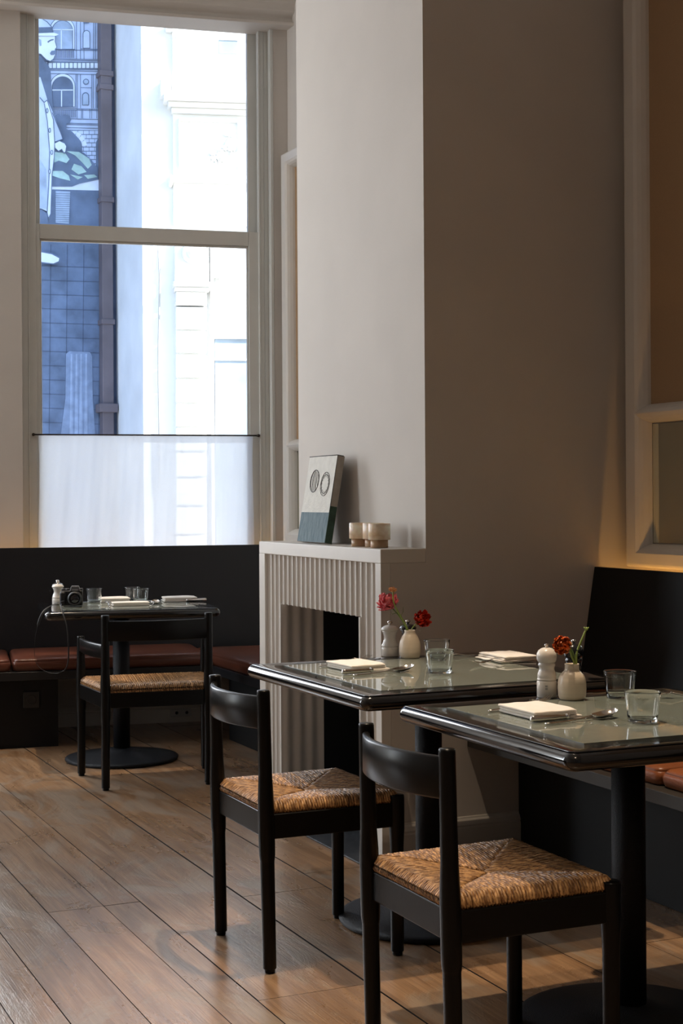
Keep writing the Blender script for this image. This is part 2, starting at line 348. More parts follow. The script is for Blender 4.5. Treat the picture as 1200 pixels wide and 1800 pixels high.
# ================================================================== THE SETTING
YC = 4.661          # chimney side wall
XR = 3.30           # right wall
XL = -3.20          # left wall
ZC = 4.35
def floor():
    mb = MB(); tints = []
    xs = [-3.4, -3.15, -2.9, -2.66, -2.4, -2.18, -1.93, -1.7, -1.42, -1.18, -.93, -.70, -.46, -.21, .02, .27, .50, .763, .888, 1.064, 1.24, 1.357, 1.667, 1.96, 2.266, 2.53, 2.80, 3.05, 3.34]
    R = random.Random(3)
    for i in range(len(xs)-1):
        y = -5.2; cuts = []
        while y < 9.5: y += R.uniform(2.0, 4.2); cuts.append(y)
        if i in (17, 18, 19, 20): cuts = [2.1, 4.55, 7.3]
        ys = [-5.2] + [c for c in cuts if c < 9.0] + [9.5]
        for k in range(len(ys)-1):
            t = R.random(); g = .0028 + (.003 if i in (21, 23) else 0)*R.random() + (.0045 if i == 22 else 0)
            g2 = .0016
            h = R.uniform(-.0012, .0)
            # slightly cupped board: five points across
            a, b = xs[i]+g/2, xs[i+1]-g/2; y0, y1 = ys[k]+g2/2, ys[k+1]-g2/2
            n0 = len(mb.f)
            y1 = min(y1, 9.0 - .176*a)
            if y1 <= y0: continue
            mb.box((a, y0, -.012), (b, y1, h)); mb.mi[n0:] = [1, 0, 1, 1, 1, 1]
            tints += [t]*(len(mb.f)-n0)
    n0 = len(mb.f); mb.box((-3.4, -5.2, -.06), (3.4, 9.5, -.012), mat=1); tints += [.5]*(len(mb.f)-n0)
    o = mb.build('floor', [M['floor'], M['gap']])
    at = o.data.attributes.new('tint', 'FLOAT_COLOR', 'CORNER')
    vals = []
    for p, t in zip(o.data.polygons, tints):
        for _ in p.loop_indices: vals += [t, (t*7.3) % 1, (t*13.7) % 1, 1]
    at.data.foreach_set('color', vals)
    struct(o)
floor()
struct(MB().prism([(-3.5, -5.3, ZC), (3.6, -5.3, ZC), tuple(W(2.10, 8.80, ZC)), tuple(W(-5.0, 8.80, ZC))], (0, 0, .1)).build('ceiling', M['ceil']))
struct(MB().box((XR, -5.2, 0), (XR+.2, 8.0, ZC)).build('wall_right', M['wall']))
lw = MB()
for a, b in (((XL-.2, -5.2, 0), (XL, 7.85, ZC)), ((XL-.2, 8.95, 0), (XL, 9.5, ZC)), ((XL-.2, 7.85, 0), (XL, 8.95, .85)), ((XL-.2, 7.85, 3.85), (XL, 8.95, ZC))): lw.box(a, b)
struct(lw.build('wall_left', M['wall']))
struct(MB().box((XL-.2, -5.3, 0), (XR+.2, -5.2, ZC)).build('wall_front', M['wall']))
lf = MB()
for y in (7.85, 8.89): lf.box((XL-.12, y, .85), (XL-.06, y+.06, 3.85))
for z in (.85, 2.3, 3.79): lf.box((XL-.12, 7.91, z), (XL-.06, 8.89, z+.06))
struct(lf.build('added_left_window', M['sash']))  # unseen window, added to frame the left fill light
# window wall: piers, parts above and below the openings, projecting beam
wb = MB()
for e0, e1, n0, n1, z0, z1 in ((-4.9, -1.45, 8.455, 8.80, 0, ZC), (-.15, .346, 8.455, 8.80, 0, ZC), (1.776, 2.15, 8.455, 8.80, 0, ZC), (-1.45, -.15, 8.455, 8.80, 0, .80), (.346, 1.776, 8.455, 8.80, 0, .80),
                               (-1.45, -.15, 8.455, 8.80, 4.03, ZC), (.346, 1.776, 8.455, 8.585, 4.01, ZC), (.346, 1.776, 8.585, 8.64, 4.03, ZC), (.346, 1.776, 8.64, 8.80, 4.25, ZC)):
    wb.box((e0, n0, z0), (e1, n1, z1), M=MW)
struct(wb.build('wall_back', M['wall']))
bm_ = MB()
pr = [(8.578, 3.986), (8.352, 3.982), (8.350, 3.985), (8.350, 4.000), (8.372, 4.006), (8.378, 4.028), (8.362, 4.046), (8.345, 4.052), (8.338, 4.06), (8.336, 4.098), (8.325, 4.106), (8.318, 4.12), (8.318, 4.20), (8.29, 4.24), (8.25, 4.349), (8.578, 4.349)]
bm_.prism([MW @ Vector((-3.0, n, z)) for n, z in pr], MW.to_3x3() @ Vector((4.98, 0, 0)))
struct(bm_.build('trim_1', M['wall'], bevel=.0015, seg=2))

# window seen in the picture
def make_window(name, e0, e1, full=True):
    root = empty(name, (0, 0, 0), -T10, kind='structure')
    def bx(mb, a, b): mb.box((e0+a[0] if a[0] < .7 else e1-(1.43-a[0]), a[1], a[2]), (e0+b[0] if b[0] < .7 else e1-(1.43-b[0]), b[1], b[2]))
    c = MB()  # casing: boards, beads
    for a, b in (((0, 8.505, .80), (.040, 8.60, 4.0)), ((.040, 8.518, .80), (.082, 8.60, 4.0)), ((.036, 8.500, .80), (.042, 8.52, 4.0)),
                 ((1.385, 8.518, .80), (1.430, 8.60, 4.0)), ((1.352, 8.505, .80), (1.362, 8.56, 4.02)), ((1.362, 8.512, .80), (1.385, 8.60, 4.0)), ((1.412, 8.45, .80), (1.430, 8.52, 4.0))):
        bx(c, a, b)
    c.box((e0-.03, 8.44, .80), (e1+.03, 8.66, .84))
    c.build('casing', M['sash'], root, bevel=.003, seg=2)
    lo = MB(); gl0, gl1 = e0+.103, e1-.134
    lo.box((e0+.070, 8.530, .84), (gl0, 8.572, 2.82)); lo.box((gl1, 8.530, .84), (e1-.07, 8.572, 2.82))
    lo.box((gl0, 8.530, 2.738), (gl1, 8.572, 2.82)); lo.box((gl0, 8.530, .84), (gl1, 8.572, .93))
    # glazing bead
    for a, b in (((gl0, 8.545, .93), (gl0+.010, 8.568, 2.738)), ((gl1-.010, 8.545, .93), (gl1, 8.568, 2.738)), ((gl0, 8.545, 2.726), (gl1, 8.568, 2.738))): lo.box(a, b)
    lo.build('lower_sash', M['sash'], root, bevel=.003, seg=2)
    up = MB(); g0, g1 = e0+.108, e1-.128
    up.box((e0+.070, 8.580, 2.76), (g0, 8.62, 4.03)); up.box((g1, 8.580, 2.76), (e1-.07, 8.62, 4.03)); up.box((g0, 8.580, 2.76), (g1, 8.62, 2.825)); up.box((g0, 8.580, 4.000), (g1, 8.62, 4.03))
    up.build('upper_sash', M['sash'], root, bevel=.003, seg=2)
    if full:
        MB().box((gl0-.005, 8.552, .92), (gl1+.005, 8.556, 2.745)).build('pane', M['pane'], root)
        MB().box((g0-.005, 8.600, 2.815), (g1+.005, 8.604, 4.01)).build('pane', M['pane'], root)
    return root
make_window('window_1', .346, 1.776)
make_window('window_2', -1.45, -.15, full=False)
# sky light portals at the window seen
pt = lamp('window_portal', 'AREA', 1, (1, 1, 1), (0, 0, 0), shape='RECTANGLE', size=1.3, size_y=3.1)
pt.matrix_world = Matrix.Translation(W(1.05, 8.64, 2.4)) @ Matrix.Rotation(-T10, 4, 'Z') @ Matrix.Rotation(-math.pi/2, 4, 'X')
pt.data.cycles.is_portal = True

# half curtain on its rod
def curtain():
    root = empty('cafe_curtain', tuple(W(1.05, 8.50, .85)), -T10, 'sheer white linen half curtain hanging across the lower part of the tall sash window', 'curtain')
    R = random.Random(5); cols = 150; rows_n = 40; x0, x1 = -.615, .605; rows = []
    for j in range(rows_n+1):
        z = .780 - (j/rows_n)*.80; row = []
        k = j/rows_n
        for i in range(cols+1):
            u = i/cols; x = x0 + (x1-x0)*u
            d = .003*math.sin(u*46+2*k) * (.35+k) + .0018*math.sin(u*93+1.3) * (.4+.6*k) + .003*math.sin(u*20+k*9) + .0006*math.sin(u*170+k*9)
            row.append(Vector((x + .004*math.sin(k*6)*(1 if u < .5 else -1)*abs(u-.5)*2, d, z)))
        rows.append(row)
    o = MB().grid(rows).build('curtain_cloth', M['curtain'], root)
    hem = MB()
    hem.grid([[p + Vector((0, -.0035, 0)) for p in r] for r in rows[:3]])
    hem.grid([[p + Vector((0, -.003, 0)) for p in r[:3]] for r in rows]); hem.grid([[p + Vector((0, -.003, 0)) for p in r[-3:]] for r in rows])
    hem.build('hem', M['curtain'], root)
    MB().tube([(x0-.025, 0, .784), (x1+.030, 0, .784)], .0045, 10).build('rod', M['rod'], root)
    for x in (x0-.028, x1+.032): MB().tube([(x, .03, .784), (x, -.006, .784)], [.007, .009], 12).build('rod_bracket', M['rod'], root)
curtain()

# ================================================================== CHIMNEY BREAST AND FIREPLACE
X0 = 2.262; XB = 2.439; YF = 5.825; OY0, OY1, OZ = 4.853, 5.600, .841
ch = MB()
ch.box((XB, YC, 1.04), (XR, 5.812, ZC))
ch.box((2.30, YC, 0), (XR, OY0-.012, 1.04)); ch.box((2.30, OY1+.012, 0), (XR, 5.812, 1.04)); ch.box((2.30, OY0-.012, OZ+.01), (XR, OY1+.012, 1.04)); ch.box((2.86, OY0-.012, 0), (XR, OY1+.012, OZ+.01))
struct(ch.build('wall_chimney', M['wall']))
fp = empty('fireplace_surround', (X0, (YC+YF)/2, 0), 0, 'cream fluted fireplace surround with flat mantel shelf on the chimney breast', 'fireplace')
def L_(p): return (p[0]-X0, p[1]-(YC+YF)/2, p[2])
def lbox(mb, a, b, m=0): return mb.box(L_(a), L_(b), m)
lbox(MB(), (X0, YC, 1.040), (XB, YF, 1.090)).build('mantel_shelf', M['paint'], fp, bevel=.003, seg=2)
lbox(MB(), (X0, YC, 0), (2.30, 4.706, 1.040)).build('side_border', M['paint'], fp, bevel=.002, seg=2)
lbox(MB(), (X0, 5.761, 0), (2.30, YF, 1.040)).build('side_border', M['paint'], fp, bevel=.002, seg=2)
UNIT = (5.761-4.706)/23
def flute_profile(y0, y1, xf=X0+.010, depth=.013, unit=UNIT, org=4.706):
    pts = []; n = int((y1-y0)/unit*14)+2
    for i in range(n+1):
        y = y0 + (y1-y0)*i/n; t = ((y-org)/unit) % 1
        if t < .10 or t > .90: x = xf
        else:
            s = (t-.5)/.40; x = xf + depth*math.sqrt(max(0, 1-s*s))
        pts.append((x, y))
    return pts
def flute_prism(y0, y1, z0, z1):
    p = flute_profile(y0, y1); poly = [(2.299, y0)] + p + [(2.299, y1)]
    return MB().prism([L_((x, y, z0)) for x, y in poly], (0, 0, z1-z0))
for nm, a in (('fluted_jamb', (4.706, OY0, 0, 1.040)), ('fluted_jamb', (OY1, 5.761, 0, 1.040)), ('fluted_lintel', (OY0, OY1, OZ, 1.040))): flute_prism(*a).build(nm, M['paint'], fp)
# waved inner cheeks, depth 18 cm, then the black box
for sgn, yy in ((-1, OY1), (1, OY0)):
    pts = []
    for i in range(61):
        x = X0+.004 + i/60*.185; pts.append((x, yy + sgn*.009*(1-math.cos(i/60*2*math.pi*3.5))*.5 - sgn*.0))
    poly = [(X0+.004, yy-sgn*.011)] + pts + [(X0+.189, yy-sgn*.011)]
    MB().prism([L_((x, y, .0)) for x, y in poly], (0, 0, OZ)).build('waved_cheek', M['paint'], fp)
fb = MB()
lbox(fb, (X0+.19, OY1-.006, .006), (2.855, OY1+.011, OZ)); lbox(fb, (X0+.19, OY0-.011, .006), (2.855, OY0+.006, OZ)); lbox(fb, (2.84, OY0, .006), (2.858, OY1, OZ)); lbox(fb, (X0+.19, OY0, OZ-.008), (2.855, OY1, OZ+.008))
fb.build('firebox', M['soot'], fp)
tag(MB().box((2.180, 4.665, 0), (2.84, 5.70, .007)).build('hearth', M['slate'], bevel=.002, seg=1), 'thin black slate hearth slab on the floor in front of the fireplace', 'hearth')
# baseboard on the chimney side
bp = [(0, 0), (-.018, 0), (-.018, .092), (-.015, .098), (-.017, .104), (-.012, .118), (-.006, .124), (-.004, .130), (0, .132)]
struct(MB().prism([(2.30, YC+y, z) for y, z in bp], (.51, 0, 0)).build('baseboard_chimney', M['paint']))
struct(MB().prism([MW @ Vector((-3.0, 8.455+y, z*.8)) for y, z in bp], MW.to_3x3() @ Vector((4.9, 0, 0))).build('baseboard_back', M['paint']))
struct(MB().prism([(XR+y, 5.82, z) for y, z in bp], (0, 2.1, 0)).build('baseboard_right', M['paint']))

# ================================================================== WALL PANELS (frame, linen field, mirror)
def wall_panel(y0, y1, label):
    root = empty('wall_panel', (XR, (y0+y1)/2, 1.0), 0, label, 'wall panel', 'framed linen and mirror panels on the right wall')
    o = Vector((XR, (y0+y1)/2, 1.0)); mb = MB()
    zi = [(1.095, 1.537), (1.607, 3.16)]; ya, yb = y0+.10, y1-.10; xf = 3.238
    ring = [(0, 3.292), (.004, 3.276), (.012, 3.260), (.022, 3.247), (.034, 3.238)]
    for z0, z1 in zi:
        rows = []
        for d, x in ring:
            r = []
            for (cy, cz, sy, sz) in ((ya, z0, -1, -1), (yb, z0, 1, -1), (yb, z1, 1, 1), (ya, z1, -1, 1)):
                r.append(Vector((x, cy+sy*d, cz+sz*d)) - o)
            rows.append(r)
        mb.grid(rows, closed=True, smooth=False)
    # flat front and rounded outer edge
    def plate(p, q): mb.box(Vector(p)-o, Vector(q)-o)
    dd = .034
    for a, b in (((ya-dd, y0+.014)), ((yb+dd, y1-.014))):
        lo, hi = min(a, b), max(a, b); plate((xf, lo, 1.022), (3.298, hi, 3.236))
    plate((xf, ya-dd, 1.022), (3.298, yb+dd, 1.095-dd)); plate((xf, ya-dd, 1.537+dd), (3.298, yb+dd, 1.607-dd)); plate((xf, ya-dd, 3.16+dd), (3.298, yb+dd, 3.236))
    rows = []
    for d, x in ((0, 3.238), (.006, 3.240), (.011, 3.246), (.014, 3.255), (.014, 3.299)):
        rows.append([Vector((x, cy+sy*d, cz+sz*d)) - o for (cy, cz, sy, sz) in ((y0+.014, 1.022, -1, -1), (y1-.014, 1.022, 1, -1), (y1-.014, 3.236, 1, 1), (y0+.014, 3.236, -1, 1))])
    mb.grid(rows, closed=True, smooth=False)
    mb.build('frame', M['paint'], root)
    MB().box(Vector((3.288, ya-.01, 1.60))-o, Vector((3.297, yb+.01, 3.17))-o).build('linen_field', M['linen'], root)
    MB().box(Vector((3.2915, ya+.003, 1.099))-o, Vector((3.297, yb-.003, 1.533))-o).build('mirror', M['mirror'], root)
wall_panel(1.00, 4.60, 'cream framed wall panel with tan linen and mirror above the near right bench')
wall_panel(5.84, 7.965, 'cream framed wall panel with tan linen and mirror between window and chimney breast')

# ================================================================== BENCHES
M['led'] = emis('warm_light_strip', (1.0, .50, .13), 30)
nb = empty('bench', (2.6, 2.8, 0), 0, 'black banquette bench with tall leaning back along the right wall beyond the near tables', 'bench')
def nbx(a, b): return (tuple(Vector(a)-Vector((2.6, 2.8, 0))), tuple(Vector(b)-Vector((2.6, 2.8, 0))))
MB().box(*nbx((2.599, .9, .380), (3.295, YC-.003, .420))).build('seat_board', M['apron'], nb, bevel=.002, seg=2)
mbp = MB()
for k in range(6): mbp.box(*nbx((2.81, .9+k*.6266, 0), (2.83, .9+(k+1)*.6266-.003, .38)))
mbp.build('front_panel', M['benchblack'], nb)
bp_ = [(3.045, .42), (3.142, 1.008), (3.160, 1.008), (3.063, .42)]
MB().prism([(x-2.6, .9-2.8, z) for x, z in bp_], (0, YC-.004-.9, 0)).build('backrest', M['benchblack'], nb, bevel=.002, seg=2)
MB().prism([(x-2.6, 1.0-2.8, z) for x, z in ((3.139, .84), (3.147, .84), (3.149, .853), (3.141, .853))], (0, 3.62, 0)).build('light_strip', M['led'], nb)
wbn = empty('bench', tuple(W(.5, 8.0, 0)), -T10, 'black banquette bench below the window, turning the corner to the fireplace', 'bench')
def wl(e, n, z): return (e-.5, n-8.0, z)
MB().box(wl(-2.9, 7.73, .352), wl(1.84, 8.45, .395)).build('seat_board', M['bench'], wbn, bevel=.002, seg=2)
MB().box(wl(-2.9, 7.80, 0), wl(.49, 7.82, .352)).build('front_panel', M['benchblack'], wbn)
MB().prism([wl(-2.9, n, z) for n, z in ((8.315, .395), (8.345, 1.006), (8.368, 1.006), (8.338, .395))], (4.765, 0, 0)).build('backrest', M['bench'], wbn, bevel=.002, seg=2)
MB().box(wl(-2.8, 8.358, .80), wl(1.7, 8.366, .812)).build('light_strip', M['led'], wbn)
iw = Matrix.Rotation(T10, 4, 'Z') @ Matrix.Translation(-W(.5, 8.0, 0))
def wpoly(pts, z0, z1): return MB().prism([iw @ Vector((x, y, z0)) for x, y in pts], (0, 0, z1-z0))
wpoly([(2.60, 5.83), (3.297, 5.83), (3.297, 7.45), (2.60, 7.42)], .352, .395).build('seat_return', M['bench'], wbn, bevel=.002, seg=2)
wpoly([(2.70, 5.83), (2.72, 5.83), (2.72, 7.40), (2.70, 7.40)], 0, .352).build('return_panel', M['benchblack'], wbn)

def cushion(loc, rz, poly, h, m, label, group):
    """leather cushion: rounded outline slab with a soft crown and a seam line"""
    cx = sum(p[0] for p in poly)/len(poly); cy = sum(p[1] for p in poly)/len(poly)
    P = [Vector((p[0]-cx, p[1]-cy)) for p in poly]
    def rounded(inset, r=.03, n=5):
        out = []; L = len(P)
        for i in range(L):
            a, b, c = P[i-1], P[i], P[(i+1) % L]; d1 = (a-b).normalized(); d2 = (c-b).normalized()
            bb = b + (d1+d2)*inset; p1 = bb+d1*r; p2 = bb+d2*r
            for k in range(n+1):
                t = k/n; out.append(p1*(1-t)**2 + bb*2*t*(1-t) + p2*t*t)
        return out
    prof = [(.010, 0), (.002, .005), (-.002, h*.30), (-.003, h*.55), (0, h*.74), (.003, h*.78), (.002, h*.80), (.010, h*.94), (.022, h), (.06, h+.006), (.11, h+.008)]
    rows = [[Vector((p.x, p.y, z)) for p in rounded(i)] for i, z in prof]
    mb = MB().grid(rows, closed=True)
    top = rows[-1]; n = len(top); mb.add(top, [tuple(range(n))], True); mb.add(rows[0], [tuple(reversed(range(n)))], True)
    o = mb.build('seat_cushion', m, weld=True); o.rotation_euler = (0, 0, rz)
    R3 = Matrix.Rotation(rz, 4, 'Z'); o.location = Vector(loc) + R3 @ Vector((cx, cy, 0))
    return tag(o, label, 'cushion', group)
def rect(a, b, c, d): return [(a, b), (c, b), (c, d), (a, d)]
g = 'leather cushions on the near right bench'
cushion((0, 0, .420), 0, rect(2.64, 3.585, 3.04, 4.652), .055, M['leather_tan'], 'tan leather cushion on the right bench beside the chimney wall, partly behind the near table', g)
cushion((0, 0, .420), 0, rect(2.64, 2.60, 3.04, 3.579), .055, M['leather_tan'], 'tan leather cushion on the right bench running out of the right edge of the frame', g)
g = 'leather cushions on the window bench'
cushion((0, 0, .395), -T10, rect(.262, 7.745, 1.262, 8.31), .065, M['leather'], 'long red brown leather cushion on the window bench behind the dining chair', g)
cushion((0, 0, .395), -T10, rect(-.74, 7.745, .250, 8.31), .065, M['leather'], 'brown leather cushion on the window bench cut by the left edge of the photo', g)
cushion((0, 0, .395), 0, [(2.612, 5.86), (3.27, 5.86), (3.27, 7.62), (2.612, 7.73)], .065, M['leather'], 'brown leather cushion on the return of the window bench, beside the fluted fireplace', g)

def socket(loc, rz, m, w, h, label, round_=True):
    r = empty('power_socket', loc, rz, label, 'socket')
    MB().box((-w/2, -.012, -h/2), (w/2, 0, h/2)).build('cover_plate', m, r, bevel=.004, seg=2)
    MR = Matrix.Rotation(math.pi/2, 4, 'X')
    for x in ((0,) if round_ else (-w*.2, w*.28)):
        M2 = Matrix.Translation((x, -.0125, 0)) @ MR
        MB().lathe([(.021, .003), (.023, .0035), (.025, .002), (.025, 0)] if round_ else [(.008, .001), (.009, 0)], n=24, M=M2).build('socket_well', M['plastic_black'], r)
socket(tuple(W(.355, 7.799, .245)), -T10, M['plastic_black'], .084, .084, 'black wall socket set in the black panel below the window bench')
socket(tuple(W(1.215, 8.438, .055)), -T10, M['plastic_white'], .12, .045, 'small pale socket strip on the skirting behind the round table base by the window', False)

# ================================================================== CHAIRS
RW = .385; RD = .378
def post(x, y, top, lean=0):
    mb = MB()
    if top > .5: prof = [(.0135, 0), (.0145, .004), (.0145, .010), (.0175, .0105), (.0182, .012), (.0188, .15), (.0195, .296), (.0195, .300), (.0206, .303), (.0206, .306), (.0218, .315), (.0222, .34), (.0222, .44), (.0215, .47), (.0190, .52), (.0182, .60), (.0178, top-.012), (.0176, top-.004), (.0160, top-.0005), (.0001, top)]
    else: prof = [(.0135, 0), (.0145, .004), (.0145, .010), (.0175, .0105), (.0182, .012), (.0185, .15), (.0188, .285), (.0190, .30), (.0205, .335), (.0215, .35), (.0215, top-.010), (.0212, top-.004), (.0195, top-.0005), (.0001, top)]
    mb.lathe(prof, n=28)
    mb.v = [(v[0] + x + lean*v[2]/top, v[1] + y, v[2]) for v in mb.v]
    return mb
def board_arc(p, q, bulge, z0, z1, th, n=22):
    """bent board between p and q (2D), bowing by the vector bulge"""
    p = Vector((*p, 0)); q = Vector((*q, 0)); bl = Vector((*bulge, 0)); mb = MB(); rows = []
    t_ = (q-p).normalized(); nv = Vector((t_.y, -t_.x, 0)); nv = nv if nv.dot(bl) > 0 else -nv
    e = .005; sect = [(-th/2, z0+e), (-th/2+e, z0), (th/2-e, z0), (th/2, z0+e), (th/2, z1-e), (th/2-e*.5, z1-e*.35), (th/2-e, z1), (-th/2+e, z1), (-th/2+e*.5, z1-e*.35), (-th/2, z1-e)]
    for i in range(n+1):
        u = i/n; c = p.lerp(q, u) + bl*(1-abs(2*u-1)**2.2)
        du = 1e-3; d2 = p.lerp(q, min(1, u+du)) + bl*(1-abs(2*min(1, u+du)-1)**2.2); d1 = p.lerp(q, max(0, u-du)) + bl*(1-abs(2*max(0, u-du)-1)**2.2)
        t = (d2-d1).normalized(); nn = Vector((t.y, -t.x, 0)); nn = nn if nn.dot(bl) > 0 else -nn
        rows.append([c + nn*a + Vector((0, 0, z)) for a, z in sect])
    mb.grid(rows, closed=True); k = len(sect)
    mb.add(rows[0], [tuple(range(k))], False); mb.add(rows[-1], [tuple(range(k))], False)
    return mb
def rush_seat(parent, x0, x1, yr, yf, ztop, seed, N=50):
    """cords laid over four rails and running in to the two diagonals. x0 = rear rail, x1 = front rail, yr/yf = half widths there"""
    R = random.Random(seed)
    c = [Vector((x0, -yr, 0)), Vector((x0, yr, 0)), Vector((x1, yf, 0)), Vector((x1, -yf, 0))]
    ctr = (c[0]+c[1]+c[2]+c[3])/4
    mb = MB(); uvs = []
    def surf(p):   # height of the seat top: crown near the rails, dip to the middle
        d = min(abs(p.x-x0), abs(x1-p.x), (yr+(yf-yr)*(p.x-x0)/(x1-x0))-abs(p.y)) ; m = min(x1-x0, 2*yr)/2
        k = max(0, min(1, d/m)); return ztop + .004 - .022*k**1.2 + .006*math.sin(min(1, k*3)*math.pi/2)
    for s in range(4):
        a, b = c[s], c[(s+1) % 4]; inward = (ctr-(a+b)/2); inward.z = 0
        t = (b-a).normalized(); inw = Vector((-t.y, t.x, 0)); inw = inw if inw.dot(inward) > 0 else -inw
        L = (b-a).length
        for i in range(N):
            u = (i+.5)/N + R.uniform(-.08, .08)/N; base = a + (b-a)*u; reach = min(u, 1-u)*L*.985
            # run from outside the rail in to the diagonal
            pts = []
            for (d, dz) in ((-.001, -.027), (-.008, -.024), (-.0115, -.017), (-.0100, -.008), (-.004, -.0020)):
                pts.append(base + inw*d + Vector((0, 0, ztop+dz)))
            steps = max(2, int(reach/.016)+1)
            wob = R.uniform(-.0016, .0016)
            for k in range(steps+1):
                d = .003 + (reach-.003)*k/steps if reach > .006 else .003 + .002*k
                p = base + inw*d + t*(wob*math.sin(k*1.3)); p.z = surf(p) + R.uniform(-.0007, .0007); pts.append(p)
            r0 = L/N*.5*R.uniform(.98, 1.22); nside = 6; n0 = len(mb.v)
            rad = [r0]*len(pts)
            acc = 0; arc = [0]
            for k in range(1, len(pts)): acc += (pts[k]-pts[k-1]).length; arc.append(acc)
            mb.tube(pts, rad, nside, up=(0, 0, 1) if True else None)
            rnd = R.random(); ph = R.random()
            for k in range(len(pts)):
                for q in range(nside): uvs.append((arc[k]+ph*.05, 1-abs(2*q/nside-1), rnd))
    o = mb.build('rush_cords', M['rush'], parent, fix=False)
    at = o.data.attributes.new('cord', 'FLOAT_COLOR', 'POINT'); v = []
    for u in uvs: v += [u[0], u[1], u[2], 1]
    at.data.foreach_set('color', v)
    return o
def make_chair(name, label, cat, group, arms=False, seed=1):
    """origin on the floor under the middle of the rear posts; +x is forward"""
    root = empty(name, (0, 0, 0), 0, label, cat, group)
    rw, fw, rd = (.228, .288, .39) if arms else (RW/2, RW/2+.008, RD)
    lean = -.014
    for s in (-1, 1): post(0, s*rw, .757 if not arms else .765, lean).build('rear_leg', M['blackwood'], root)
    for s in (-1, 1): post(rd, s*fw, .445 if not arms else .642).build('front_leg', M['blackwood'], root)
    z0, z1 = .357, .424; th = .011
    def rail(p, q, dz=0):
        p = Vector((*p, 0)); q = Vector((*q, 0)); t = (q-p).normalized(); n = Vector((t.y, -t.x, 0))*th
        poly = [p+n, q+n, q-n, p-n]; return MB().prism([Vector((v.x, v.y, z0)) for v in poly], (0, 0, z1-z0))
    for a, b in (((0, -rw), (0, rw)), ((0, rw), (rd, fw)), ((rd, fw), (rd, -fw)), ((rd, -fw), (0, -rw))):
        rail(a, b).build('seat_rail', M['blackwood'], root, bevel=.004, seg=3)
    seat = MB().prism([(.012, -rw+.012, .420), (rd-.012, -fw+.012, .420), (rd-.012, fw-.012, .420), (.012, rw-.012, .420)], (0, 0, .012)).build('rush_seat', M['rushcore'], root)
    rush_seat(seat, .004, rd-.004, rw-.006, fw-.006, .448, seed)
    lt = lean*.70/.757
    board_arc((lt, -rw), (lt, rw), (-.050, 0), .652, .740, .017).build('back_board', M['blackwood'], root)
    if arms:
        for s in (-1, 1): board_arc((lt*.8, s*rw), (rd, s*fw), (0, s*.018), .572, .636, .016).build('arm_board', M['blackwood'], root)
    return root
g = 'black side chairs at the two near tables'
c1 = make_chair('dining_chair', 'black wooden chair with golden rush seat at the nearest table, lower right of photo', 'chair', g, seed=3)
c1.location = (1.465, 2.878, 0)
c2 = dup(c1, (1.468, 3.912, 0), 0, 'black wooden chair with golden rush seat at the middle table, in front of the fireplace')
ac = make_chair('armchair', 'black wooden armchair with pale rush seat at the table by the window', 'chair', None, arms=True, seed=9)
ac.location = (1.968, 6.315, 0); ac.rotation_euler = (0, 0, math.pi/2 - math.radians(8))

# ================================================================== TABLES
def make_table(w, d, off=(0, 0)):
    """origin on the floor under the column; top centred on origin"""
    root = empty('dining_table', (0, 0, 0), 0, 'x', 'table', 'black rimmed glass top tables')
    zt = .745; r = .021
    # rim: rounded bar swept round the rectangle with rounded corners
    def loop(hw, hd, cr, n=8):
        out = []
        for sx, sy, a0 in ((1, -1, -90), (1, 1, 0), (-1, 1, 90), (-1, -1, 180)):
            for k in range(n+1):
                a = math.radians(a0 + 90*k/n); out.append((sx*(hw-cr) + cr*math.cos(a), sy*(hd-cr) + cr*math.sin(a)))
        return out
    prof = [(-.096, zt-.001), (-.095, zt), (-r*.9, zt), (-r*.5, zt-.0008)]
    for k in range(9): a = math.radians(80 - 170*k/8); prof.append((-r + r*math.cos(a), zt-r + r*math.sin(a)))
    prof += [(-.090, zt-2*r), (-.096, zt-2*r+.002)]
    rows = []
    for o, z in prof:
        cr = max(.004, .030+o); rows.append([Vector((x, y, z)) for x, y in loop(w/2+o, d/2+o, cr)])
    rows.append(rows[0])
    MB().grid(rows, closed=True).build('rim', M['black'], root, weld=True)
    MB().box((-w/2+.0955, -d/2+.0955, zt-.012), (w/2-.0955, d/2-.0955, zt+.0005)).build('glass_top', M['tglass'], root)
    MB().box((-w/2+.0955, -d/2+.0955, zt-.036), (w/2-.0955, d/2-.0955, zt-.0125)).build('under_board', M['benchblack'], root)
    MB().lathe([(.0405, .050), (.0405, zt-.036)], c=(off[0], off[1], 0), n=36).build('column', M['iron'], root)
    MB().lathe([(.262, 0), (.272, .002), (.274, .006), (.274, .012), (.270, .016), (.255, .019), (.19, .028), (.12, .040), (.075, .050), (.055, .056), (.0405, .058)], c=(off[0], off[1], 0), n=72).build('base', M['iron'], root)
    f = MB()
    return root
t1 = make_table(.845, .80); t1.location = (2.10, 2.975, 0); t1['label'] = 'nearest square glass top table, bearing the orange flower, lower right of photo'
t2 = make_table(.845, .885); t2.location = (2.093, 3.990, 0); t2['label'] = 'middle square glass top table, bearing the pink and red flowers, before the fireplace'
t3 = make_table(.83, .72, (-.035, -.10)); t3.location = tuple(W(.800, 7.425, 0)); t3.rotation_euler = (0, 0, -T10); t3['label'] = 'glass top table by the window bench with a camera on it'
ZT = .7456
